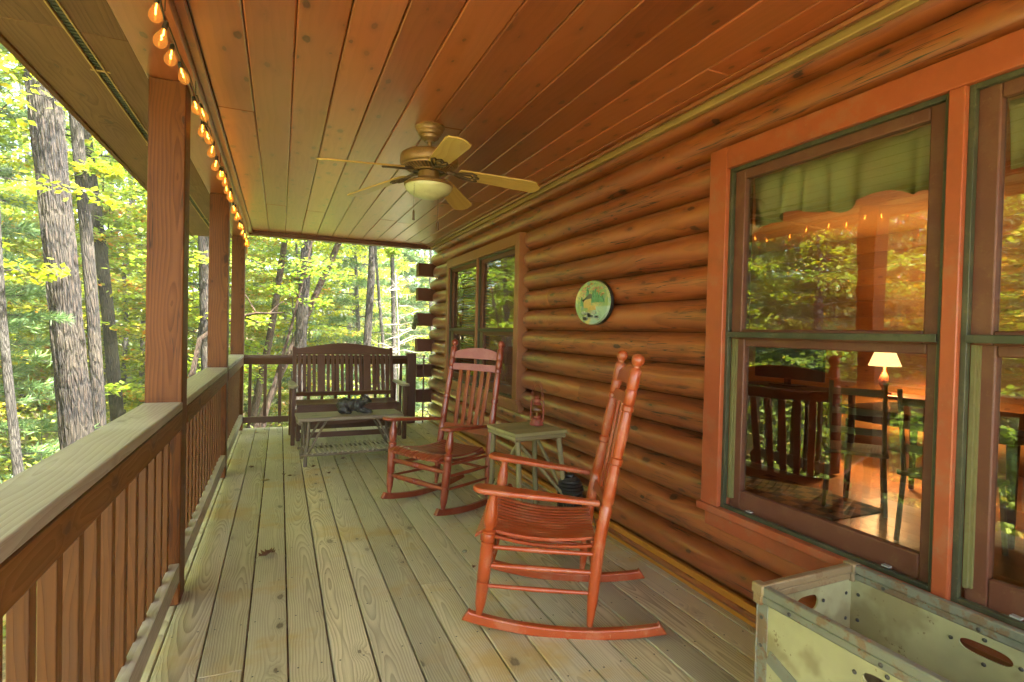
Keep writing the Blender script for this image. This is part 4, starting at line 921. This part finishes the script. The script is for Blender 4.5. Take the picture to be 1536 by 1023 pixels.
def orient(N, flat=.45):
    nrm = unit(np.stack([rng.normal(0, flat, N), rng.normal(0, flat, N), np.ones(N)], 1)); az = rng.uniform(0, 2*PI, N)
    D = np.stack([np.cos(az), np.sin(az), rng.normal(-.15, .3, N)], 1); D = unit(D - nrm*np.sum(D*nrm, 1, keepdims=True)); S = np.cross(nrm, D); return D, S
def trunk_path(base, top, H, bend=.3, n=12):
    base, top = V(base), V(top); d = (top-base); pts = []
    s = random.uniform(0, 99)
    for i in range(n+1):
        t = i/n; p = base + d*t; w = math.sin(PI*t)
        pts.append(p + V((noise.noise(V((t*2.5, s, 0))), noise.noise(V((t*2.5, s, 9))), 0))*bend*w)
    return pts
def branch_pts(p0, az, L, rise, n=5, droop=0., wig=.12):
    pts = [V(p0)]; a = az
    for i in range(1, n+1):
        a += random.uniform(-wig, wig)*2; st = L/n; t = i/n
        pts.append(pts[-1] + V((math.cos(a)*st, math.sin(a)*st, st*(rise - droop*t) + random.uniform(-wig, wig)*st)))
    return pts
def broadleaf(label, kind, H, r0, cb, spread, nbr, nl, leafL=.11, barkm=None, bend=.35, base=(0,0,0), top=None, group=None, loc=(0,0,0), sub=6, rtop=.25, seg=12, az_bias=None):
    T = thing('broadleaf_tree', label, 'tree', loc, 0, group); m = MB(); top = top or (random.uniform(-.4, .4), random.uniform(-.4, .4), H)
    tp = trunk_path(base, top, H, bend, 14); rad = [r0*(1.18 if i == 0 else 1)*(1-(1-rtop)*(i/14)) for i in range(15)]
    if seg >= 30:   # a trunk seen close: ridged, furrowed bark standing out of the outline
        def cr(t):
            k = min(13, int(t)); f = t-k; a, b_, c, d = tp[max(0, k-1)], tp[k], tp[k+1], tp[min(14, k+2)]
            return .5*((2*b_)+(c-a)*f+(2*a-5*b_+4*c-d)*f*f+(3*b_-a-3*c+d)*f**3)
        ts = [14*i/260 for i in range(261)]; fine = [cr(min(13.999, t)) for t in ts]; fr_ = [rad[min(13, int(t))]*(1-(t-int(t)))+rad[min(14, int(t)+1)]*(t-int(t)) for t in ts]
        def ridge(q, z):
            w = V((math.cos(q)*5.5, math.sin(q)*5.5, z*1.1)); n_ = noise.noise(w*1.6) + .5*noise.noise(w*3.6); return .016*(abs(n_)**.6)*2 - .020 + .012*noise.noise(w*.35)
        m.tube(fine, fr_, 110, rf=ridge)
    else: m.tube(tp, rad, seg, jit=.05)
    P = []
    for b in range(nbr):
        t = cb/H + (1-cb/H)*((b+.5)/nbr)**.9; i = min(13, int(t*14)); f = t*14-i; p0 = tp[i].lerp(tp[min(14, i+1)], f)
        az = b*2.4 + random.uniform(-.5, .5); 
        if az_bias is not None and random.random() < .5: az = az_bias + random.uniform(-.9, .9)
        prof = math.sin(PI*min(1, .18+.82*(1-(t-cb/H)/(1-cb/H+1e-6))))**.6 if t < .97 else .3
        L = spread*prof*random.uniform(.6, 1.1); bp = branch_pts(p0, az, L, random.uniform(.10, .55), 5, .35)
        rb = max(.006, r0*.22*(1-t*.6)); m.tube(bp, [rb, rb*.8, rb*.6, rb*.45, rb*.3, rb*.15], 6, cap=False)
        for k in range(sub):
            q = .25+.75*(k+.5)/sub; ii = min(4, int(q*5)); p1 = bp[ii].lerp(bp[ii+1], q*5-ii); a2 = az + (1 if k % 2 else -1)*random.uniform(.5, 1.2); L2 = L*.42*(1.15-q*.6)
            sp_ = branch_pts(p1, a2, L2, random.uniform(-.1, .25), 3, .25, .2)
            m.tube(sp_, [.006, .005, .004, .002], 4, cap=False)
            A = np.array([tuple(x) for x in sp_]); n = nl; tt = rng.uniform(.05, 1.12, n)*3; ii = np.minimum(2, tt.astype(int)); fr = (tt-ii)[:, None]
            pp = A[ii]*(1-fr) + A[ii+1]*fr; pp += rng.normal(0, 1, (n, 3))*np.array([.13, .13, .055])*(.7+.2*L2); P.append(pp)
    m.build('trunk', barkm or BK2, T)
    P = np.concatenate(P); D, S = orient(len(P), .5); L = leafL*rng.uniform(.6, 1.25, len(P)); leaf_mesh('crown', P, D, S, L, L*.68, LM[kind], T); return T
def pine(label, H, r0, cb, spread, nbr, tufts, loc=(0,0,0), group=None, top=None):
    T = thing('pine_tree', label, 'pine tree', loc, 0, group); m = MB(); tp = trunk_path((0,0,0), top or (random.uniform(-.2,.2), random.uniform(-.2,.2), H), H, .12, 14)
    m.tube(tp, [r0*(1-.85*i/14) for i in range(15)], 10, jit=.04); P = []; DD = []
    for b in range(nbr):
        t = cb/H + (1-cb/H)*(b/nbr); i = min(13, int(t*14)); p0 = tp[i].lerp(tp[i+1], t*14-i); az = b*2.1+random.uniform(-.4, .4); L = spread*(1.02-t)**.7*random.uniform(.7, 1.1)
        bp = branch_pts(p0, az, L, .12, 5, .15, .08); m.tube(bp, [.020,.016,.012,.009,.006,.003], 5, cap=False)
        for k in range(tufts):
            q = .2+.8*(k+.5)/tufts; ii = min(4, int(q*5)); p1 = bp[ii].lerp(bp[ii+1], q*5-ii); a2 = az + (1 if k % 2 else -1)*random.uniform(.3, 1.0); l2 = random.uniform(.1, .45)*(1.3-q)
            c = p1 + V((math.cos(a2)*l2, math.sin(a2)*l2, random.uniform(-.03, .05))); m.tube([p1, c], [.004, .003], 3, cap=False)
            for cc, nn in ((c, 26), (p1.lerp(c, .55), 16)):
                ax = np.array([math.cos(a2), math.sin(a2), .25]); dd = unit(ax + rng.normal(0, .62, (nn, 3))); P.append(np.tile(np.array(tuple(cc)), (nn, 1)) + rng.normal(0, .02, (nn, 3))); DD.append(dd)
    m.build('trunk', BK2, T); P = np.concatenate(P); D = np.concatenate(DD); S = unit(np.cross(D, rng.normal(0, 1, D.shape))); leaf_mesh('crown', P, D, S, .17*rng.uniform(.7, 1.2, len(P)), .013, LM['pine'], T); return T
GZ = -1.5
def gz(x, y):
    r = math.hypot(x, y); return GZ - .9*min(1, max(0, (r-6)/20)) + .35*noise.noise(V((x*.09, y*.09, 3))) + (max(0, r-42)*.16)
# ground sheet
mb = bmesh.new(); n = 90; R_ = 62
gv = [[None]*(n+1) for _ in range(n+1)]
for i in range(n+1):
    for j in range(n+1):
        a = (i/n*2-1); b = (j/n*2-1); x = R_*a*abs(a)**.6; y = R_*b*abs(b)**.6
        gv[i][j] = mb.verts.new((x, y, gz(x, y)))
for i in range(n):
    for j in range(n): mb.faces.new((gv[i][j], gv[i+1][j], gv[i+1][j+1], gv[i][j+1]))
me = bpy.data.meshes.new('ground'); mb.to_mesh(me); mb.free(); g = bpy.data.objects.new('ground', me); COL.objects.link(g); tag(g, kind='structure')
t = NT('leaf_litter'); ps = t.n('ShaderNodeTexCoord').outputs['Object']; a = t.noise(ps, .6, 4., .6); b = t.noise(ps, 14., 3., .7); c = t.mix(t.step(b, .4, .62), (.10,.065,.035), (.26,.17,.08)); c = t.mix(t.step(a, .42, .60), c, (.13,.17,.04)); me.materials.append(t.P(Base_Color=c, Roughness=.9, Normal=t.bump(b, .8, .05)))

# named trees the photograph shows one by one
def ztop(p, q, z):   # extend the line p->q up to height z
    p, q = V(p), V(q); k = (z-p.z)/(q.z-p.z); return tuple(p+(q-p)*k)
def at(p, q, x, y, z): pass
def placed(label, kind, P0, P1, Htop, r0, cb, spread, nbr, nl, **k):
    """trunk through two world points P0 (low) and P1 (high), from the ground up to Htop"""
    zb = gz(P0[0], P0[1])-.2; b = ztop(P0, P1, zb); t = ztop(P0, P1, Htop); loc = (b[0], b[1], zb)
    return broadleaf(label, kind, Htop-zb, r0, cb-zb, spread, nbr, nl, base=(0,0,0), top=(t[0]-b[0], t[1]-b[1], Htop-zb), loc=loc, **k)
random.seed(5)
placed('massive furrowed trunk leaning left just beyond the railing', 'maple', (-2.37,8.5,-.2), (-2.74,8.5,4.4), 16., .182, 6.8, 5.0, 40, 44, barkm=BK1, bend=.10, rtop=.72, seg=30)  # unseen crown, low and dense, shaped to keep the trunk in shade
placed('grey trunk with upturned limbs half hidden behind the massive trunk', 'maple', (-2.55,9.6,1.8), (-2.73,9.6,4.4), 14., .085, 3.2, 3.4, 30, 34, barkm=BK1, bend=.12, rtop=.7, seg=16)
placed('slender grey trunk in the gap between the massive trunk and the near post', 'beech', (-3.05,13,.3), (-3.45,13,4.7), 15., .12, 3.0, 4.0, 34, 34, barkm=BK1, bend=.15, rtop=.6, seg=16)
placed('thin dark sapling trunk at the left edge of the view', 'maple', (-2.42,7,-.1), (-2.56,7,1.6), 7., .050, 1.6, 1.6, 20, 14, bend=.12, leafL=.09)
placed('pale trunk between the near and the middle post', 'maple', (-1.22,11,1.1), (-1.30,11,2.9), 13., .10, 3.6, 3.4, 28, 30, barkm=BK1, bend=.10, rtop=.6)
placed('straight grey trunk above the middle of the glider bench', 'maple', (.41,12,1.2), (.50,12,3.2), 14., .120, 3.0, 4.2, 34, 36, barkm=BK1, bend=.06, rtop=.7, seg=16)
placed('reddish leaning trunk crossing behind the straight grey trunk', 'beech', (.54,12.6,1.6), (.99,12.6,2.75), 5.6, .080, 3.6, 2.4, 16, 26, barkm=BK3, bend=.08, rtop=.7)
placed('thin crooked sapling in the gap right of the bench', 'beech', (2.08,12,.9), (1.90,12,2.6), 7.0, .048, 2.8, 2.0, 18, 26, bend=.12)
placed('slim pale trunk nearest the log corner', 'beech', (2.50,13,.7), (2.41,13,3.0), 12., .068, 3.1, 2.6, 26, 30, bend=.06, barkm=BK2)
placed('dark forked trunk behind the far corner of the railing', 'maple', (-.37,15,.4), (.10,15,3.2), 12., .10, 3.4, 3.6, 28, 34, bend=.25, barkm=BK3)
placed('brown sapling leaning behind the far railing balusters', 'beech', (-.16,9.6,-.2), (.14,9.6,1.2), 2.9, .045, 1.6, 1.2, 10, 14, bend=.10, barkm=BK3, leafL=.08)
# bare limb reaching in beside the corner post, dead twiggy tree by the slim trunk
T = thing('bare_branch', 'crooked bare limb reaching in beside the corner post', 'tree limb', (-.95, 8.9, 1.3)); m = MB()
m.tube([(-.6,0,-3.0),(-.35,0,-1.6),(-.1,0,-.2),(.15,0,.02),(.42,.02,.14),(.62,0,.20),(.80,0,.20),(1.02,0,.22)], [.06,.05,.035,.028,.024,.020,.016,.010], 8, jit=.08)
for a, b, c in (((.62,0,.20),(.50,0,.42),(.36,.05,.62)), ((.80,0,.20),(.95,0,.36),(1.15,0,.48)), ((.42,0,.14),(.66,.1,.06),(.9,.2,.10)), ((.15,0,.02),(.2,.1,.3),(.05,.1,.55))): m.tube([a, b, c], [.012,.009,.004], 6)
m.build('limb', BK3, T)
T = thing('dead_tree', 'dead sapling with a tangle of white twigs right of the bench', 'tree', (2.32, 11.4, gz(2.3, 11.4))); m = MB(); m.tube([(0,0,0),(.02,0,1.5),(-.05,0,3.2),(-.12,0,4.2)], [.035,.03,.02,.008], 7, jit=.06)
for i in range(46):
    z = random.uniform(2.2, 3.9); p = branch_pts((-.03,0,z), random.uniform(0, 6.28), random.uniform(.3, .85), random.uniform(-.3, .6), 4, 0, .3); m.tube(p, [.009,.007,.005,.003,.0015], 4, cap=False)
    q = branch_pts(p[2], random.uniform(0, 6.28), random.uniform(.15, .4), random.uniform(-.4, .6), 3, 0, .3); m.tube(q, [.004,.003,.002,.001], 3, cap=False)
m.build('trunk', paint('bleached_twig', (.28,.25,.20), .8), T)
# prototypes of the many woodland trees, then copies
protos = []
random.seed(9)
PL = {'maple': 'understory maple with flat sprays of bright yellow-green leaves', 'beech': 'mid green understory beech with layered leaves', 'pine': 'young white pine with blue-green needle tufts', 'autumn': 'small tree turning yellow and orange', 'tall': 'tall woodland tree with a high green crown'}
def mk(kind):
    if kind == 'maple': return broadleaf(PL[kind], 'maple', 8., .06, 1.0, 2.9, 34, 40, leafL=.115, group='understory maples', bend=.5)
    if kind == 'beech': return broadleaf(PL[kind], 'beech', 9., .075, .8, 3.0, 36, 40, leafL=.11, group='understory beeches', bend=.4)
    if kind == 'autumn': return broadleaf(PL[kind], 'autumn', 6., .045, .9, 2.0, 24, 34, leafL=.11, group='small autumn trees', bend=.5)
    if kind == 'pine': return pine(PL[kind], 8., .08, .6, 2.4, 48, 12, group='young white pines')
    return broadleaf(PL['tall'], 'beech', 18., .135, 7., 4.6, 44, 40, leafL=.17, group='tall woodland trees', bend=.5, barkm=BK1)
pool = {k: [mk(k) for _ in range(n_)] for k, n_ in (('maple', 2), ('beech', 2), ('autumn', 1), ('pine', 2), ('tall', 2))}
used = set(); spots = []
named = [(-2.4,8.5),(-2.6,9.6),(-3.2,13),(-2.4,7),(-1.25,11),(.45,12),(.6,12.6),(2.0,12),(2.45,13),(-.1,15),(0,9.6),(2.3,11.4)]
def ok(x, y, d):
    if x > -3.2 and y < 9.9: return False
    if x > 1.5 and y < 10.5: return False
    for (a, b, c) in spots:
        if math.hypot(a-x, b-y) < d: return False
    # keep a clear view of the trunks that stand out
    for a, b in named:
        if math.hypot(x, y) < math.hypot(a, b)+.8 and abs(math.atan2(x, y)-math.atan2(a, b)) < .10 and d < 90: return False
    return True
def put(kind, x, y, s, rz=None):
    src = pool[kind][random.randrange(len(pool[kind]))]
    o = src if src.name not in used else copy_tree(src); used.add(src.name)
    o.location = (x, y, gz(x, y)-.15); o.rotation_euler = (0, 0, random.uniform(0, 6.28) if rz is None else rz); o.scale = (s, s, s*random.uniform(.9, 1.1)); spots.append((x, y, 0))
random.seed(31)
tries = 0; cnt = 0
bands = [(9, 14, 11, 1.6), (13, 19, 24, 1.9), (18, 27, 36, 2.2), (26, 36, 36, 2.6)]
for r0, r1, cn, dd in bands:
    c = 0; tries = 0
    while c < cn and tries < 4000:
        tries += 1; r = random.uniform(r0, r1); az = math.radians(random.uniform(-68, 17)); x, y = r*math.sin(az), r*math.cos(az)
        if r < 14 and az > math.radians(-24) and random.random() < .5: continue
        if not ok(x, y, dd): continue
        k = random.choices(['maple', 'beech', 'pine', 'autumn', 'tall'], [5, 4, 3, 1.3, .9 if r > 14 else .3])[0]
        put(k, x, y, random.uniform(.8, 1.25)); c += 1
for x, y, k, s in ((-4.3,9.3,'pine',.95), (-5.2,7.2,'maple',.9), (-4.6,4.6,'beech',.8), (-6.2,2.0,'maple',1.0), (-5.0,11.2,'autumn',.95), (-6.5,5.6,'pine',1.0), (-7.5,9.,'tall',.8), (-8,-1,'maple',1.1), (-6.5,-4,'beech',1.1), (-10,2.5,'tall',.9), (-10,-3,'tall',.9), (-3.9,15.4,'maple',.9)): put(k, x, y, s)
for k, lst in pool.items():
    for s in lst:
        if s.name not in used: put(k, random.uniform(-20, -12), random.uniform(14, 24), 1.)
# shrubs close to the railing
def shrub(label, loc, h, w, n, kind):
    T = thing('shrub', label, 'shrub', loc, 0, 'shrubs below the railing'); m = MB(); P = []
    for i in range(14):
        p = branch_pts((0,0,0), random.uniform(0, 6.28), w*random.uniform(.4, 1), h/w*random.uniform(.7, 1.5), 5, .5, .15); m.tube(p, [.010,.008,.006,.005,.003,.002], 5, cap=False)
        A = np.array([tuple(x) for x in p]); tt = rng.uniform(1.5, 5, n); ii = np.minimum(4, tt.astype(int)); fr = (tt-ii)[:, None]; P.append(A[ii]*(1-fr)+A[ii+1]*fr+rng.normal(0, .09, (n, 3)))
    m.build('stems', BK2, T); P = np.concatenate(P); D, S = orient(len(P), .6); leaf_mesh('foliage', P, D, S, .075*rng.uniform(.6, 1.3, len(P)), .045, LM[kind], T); return T
sh = shrub('low leafy shrub growing beyond the railing', (-2.6, 5.6, gz(-2.6, 5.6)), 1.5, .8, 60, 'under')
for x, y in ((-3.4,6.6),(-2.9,7.6),(-3.6,4.6),(-1.2,9.2),(.9,9.6),(-.2,10.6),(1.9,10.0),(-1.8,10.3),(-4.2,7.4),(1.2,11.0),(-3.1,9.9)):
    o = copy_tree(sh); o.location = (x, y, gz(x, y)); o.rotation_euler.z = random.uniform(0, 6); s = random.uniform(.8, 1.3); o.scale = (s, s, s)
# undergrowth and the far wood (uncountable)
N = 60000; az = np.radians(rng.uniform(-85, 20, N)); r = 5.5 + 28*rng.uniform(0, 1, N)**1.1; x = r*np.sin(az); y = r*np.cos(az)
keep = ~((x > -1.6) & (y < 8.8)); x, y, r = x[keep], y[keep], r[keep]; cl = np.array([noise.noise(V((a*.7, b*.7, 0))) for a, b in zip(x, y)])
z = np.array([gz(a, b) for a, b in zip(x, y)]) + rng.uniform(0, 1, len(x))**1.4*(.35+.9*np.clip(cl+.35, 0, 1)); P = np.stack([x, y, z], 1)
D, S = orient(len(P), .6); L = .085*(1+r/26)*rng.uniform(.6, 1.3, len(P)); o = leaf_mesh('undergrowth', P, D, S, L, L*.7, LM['under']); tag(o, 'leafy undergrowth covering the forest floor', 'undergrowth', kind='stuff')
P = []
for i in range(3900):
    az = math.radians(rng.uniform(-88, 30)); r = rng.uniform(33, 50); zc = -2.5 + 20*rng.uniform(0, 1)**1.15; n = 52
    P.append(np.array([r*math.sin(az), r*math.cos(az), zc]) + rng.normal(0, 1, (n, 3))*np.array([1.0, 1.0, .35]))
P = np.concatenate(P); D, S = orient(len(P), .6); L = .30*rng.uniform(.6, 1.3, len(P)); o = leaf_mesh('distant_woods', P, D, S, L, L*.7, LM['beech']); tag(o, 'mass of distant woodland foliage', 'woods', kind='stuff')
m = MB()
for i in range(90):
    az = math.radians(random.uniform(-85, 25)); r = random.uniform(26, 46); x, y = r*math.sin(az), r*math.cos(az); m.tube([(x, y, -3), (x+random.uniform(-.5,.5), y, 7), (x+random.uniform(-1,1), y, 18)], [random.uniform(.10,.22), .12, .05], 7)
o = m.build('distant_trunks', BK2); tag(o, 'many far trunks in the distant wood', 'woods', kind='stuff')
# pine tuft bough hanging before the massive trunk
T = thing('pine_bough', 'bright green pine bough tip hanging in front of the massive trunk', 'tree limb', (-2.30, 7.3, 1.335)); m = MB(); bp = [V((-1.9,.3,-.35)), V((-.9,.1,-.02)), V((-.3,0,.03)), V((.12,0,0))]; m.tube(bp, [.012,.009,.006,.003], 6); m.build('stem', BK2, T)
P = []; DD = []
for i in range(16):
    c = bp[1].lerp(bp[2], random.uniform(.2, 1)) if i % 3 == 0 else bp[2].lerp(bp[3], random.random()); c = c + V((random.uniform(-.05,.05), random.uniform(-.06,.06), random.uniform(-.02,.02)))
    P.append(np.tile(np.array(tuple(c)), (34, 1))); DD.append(unit(np.array([.8, 0, .1]) + rng.normal(0, .5, (34, 3))))
P = np.concatenate(P); D = np.concatenate(DD); S = unit(np.cross(D, rng.normal(0, 1, D.shape))); leaf_mesh('needles', P, D, S, .11, .005, LM['pine'], T)

# dry leaves and a stone on the deck
random.seed(3)
dry = [paint('dry_leaf_brown', (.16,.075,.035), .7, bump=.3, scale=30), paint('dry_leaf_tan', (.40,.28,.12), .7, bump=.3, scale=30)]
def dleaf(x, y, s, rz, mt, label, curl=.35):
    m = MB(); n = 10; vs = []; lob = [(.0,0), (.10,.20),(.30,.12),(.36,.38),(.55,.20),(.66,.36),(.78,.14),(1.0,.0)]
    pts = [(a, b) for a, b in lob] + [(a, -b) for a, b in lob[::-1][1:-1]]
    for a, b in pts: vs.append(V(((a-.5)*s, b*s, s*curl*abs(b)*1.6 + s*curl*.5*(a-.5)**2*2 + random.uniform(0, .05)*s)))
    c = len(vs); vs.append(V((0,0,.03*s))); F = [(c, i, (i+1) % len(pts)) for i in range(len(pts))]; m.add(vs, F, [[(0,0),(0,.1),(.1,0)]]*len(F))
    m.tube([(-.5*s,0,s*curl*.25), (-.75*s, .04*s, .012*s)], .012*s, 4)
    o = m.build('dry_leaf', mt); sd = o.modifiers.new('s', 'SOLIDIFY'); sd.thickness = .0008; o.location = (x, y, .004); o.rotation_euler = (0, 0, rz); tag(o, label, 'leaf', 'dry leaves on the deck boards')
for x, y, s, rz, k, lab in ((-.055,3.345,.085,.6,0,'largest curled brown leaf in the open middle of the deck'), (-.030,3.385,.06,2.4,0,'smaller curled brown leaf touching the largest one'), (-.094,4.99,.075,.1,1,'tan leaf lying flat between the railing and the coffee table'),
    (.052,5.12,.05,1.5,0,'small dark leaf right of the tan leaf'), (.10,5.08,.04,.2,0,'tiny dark leaf beside the small dark leaf'), (.31,5.35,.05,.8,0,'dark leaf at the foot of the coffee table'), (.42,5.07,.045,2.,0,'dark leaf on the boards in front of the coffee table'), (1.003,2.80,.035,1.,0,'crumpled reddish leaf by the runner of the orange rocker'), (-.22,5.5,.05,.5,0,'dark leaf close to the corner end of the railing'), (.6,5.6,.05,.5,0,'dark leaf under the twig shelf')):
    dleaf(x, y, s, rz, dry[k], lab, .6 if k == 0 else .25)
o = blob('pebble', [((0,0,.008),(.016,.012,.009)), ((.006,.003,.010),(.010,.009,.007))], M_['galv'], .003, None, .001, 60); o.location = (1.022, 3.02, .0); tag(o, 'small grey pebble on the deck between the two rocking chairs', 'pebble')

# ------------------------------------------------------------------ camera, light, world
cam = bpy.data.cameras.new('camera'); co = bpy.data.objects.new('camera', cam); COL.objects.link(co); scene.camera = co
Rr = V((0.9190286311006639, -0.3934751964088643, 0.02374120949416107)); Ru = V((-0.01517449928779291, 0.02486899598751562, 0.9995755437234034)); Rf = V((0.39389860343571254, 0.9189988045963816, -0.016884530251583894))
M = Matrix((Rr, Ru, -Rf)).transposed().to_4x4(); M.translation = V((0, 0, 1.31)); co.matrix_world = M
cam.sensor_width = 36; cam.lens = 812.67/1536*36; cam.clip_start = .02; cam.clip_end = 500
w = bpy.data.worlds.new('World'); scene.world = w; w.use_nodes = True; nt = w.node_tree; bg = nt.nodes['Background']
sd = V((.32, -.36, .86)).normalized()
sky = nt.nodes.new('ShaderNodeTexSky'); sky.sky_type = 'NISHITA'; sky.sun_disc = False; sky.sun_elevation = math.asin(sd.z); sky.sun_rotation = math.atan2(sd.x, sd.y); sky.air_density = 1.0; sky.dust_density = 4.0; sky.ozone_density = .3
nt.links.new(sky.outputs[0], bg.inputs[0]); bg.inputs[1].default_value = .15
sl = bpy.data.lights.new('sun', 'SUN'); sl.energy = 5.0; sl.angle = math.radians(.6); sl.color = (1., .95, .86); so = bpy.data.objects.new('sun', sl); COL.objects.link(so); so.rotation_euler = sd.to_track_quat('Z', 'Y').to_euler()
pl = bpy.data.lights.new('table_lamp_bulb', 'POINT'); pl.energy = 15; pl.color = (1., .62, .30); pl.shadow_soft_size = .05; po = bpy.data.objects.new('table_lamp_bulb', pl); COL.objects.link(po); po.location = (5.95, 3.75, 1.12)
scene.view_settings.view_transform = 'Standard'; scene.view_settings.look = 'None'; scene.view_settings.exposure = 3.76; scene.view_settings.gamma = 1
cy = scene.cycles; cy.max_bounces = 10; cy.diffuse_bounces = 5; cy.glossy_bounces = 5; cy.transmission_bounces = 6; cy.transparent_max_bounces = 16
cy.use_denoising = True; cy.caustics_reflective = False; cy.caustics_refractive = False; cy.sample_clamp_indirect = 6; cy.use_adaptive_sampling = True; cy.adaptive_threshold = .015

# ------------------------------------------------------------------ air: thin haze that pales the far woods
hz = MB(); hz.box((0, 0, 9.5), (130, 130, 34)); o = hz.build('haze', M_['pane']); o.data.materials.clear()
hm = bpy.data.materials.new('forest_air'); hm.use_nodes = True; ht = hm.node_tree; ht.nodes.remove(ht.nodes['Principled BSDF'])
pv = ht.nodes.new('ShaderNodeVolumePrincipled'); pv.inputs['Color'].default_value = (.93, .97, .85, 1); pv.inputs['Density'].default_value = .0022; pv.inputs['Anisotropy'].default_value = .3
ht.links.new(pv.outputs[0], ht.nodes['Material Output'].inputs['Volume']); o.data.materials.append(hm); tag(o, 'thin pale haze in the air between the trees', 'haze', kind='stuff')
cy.volume_bounces = 1
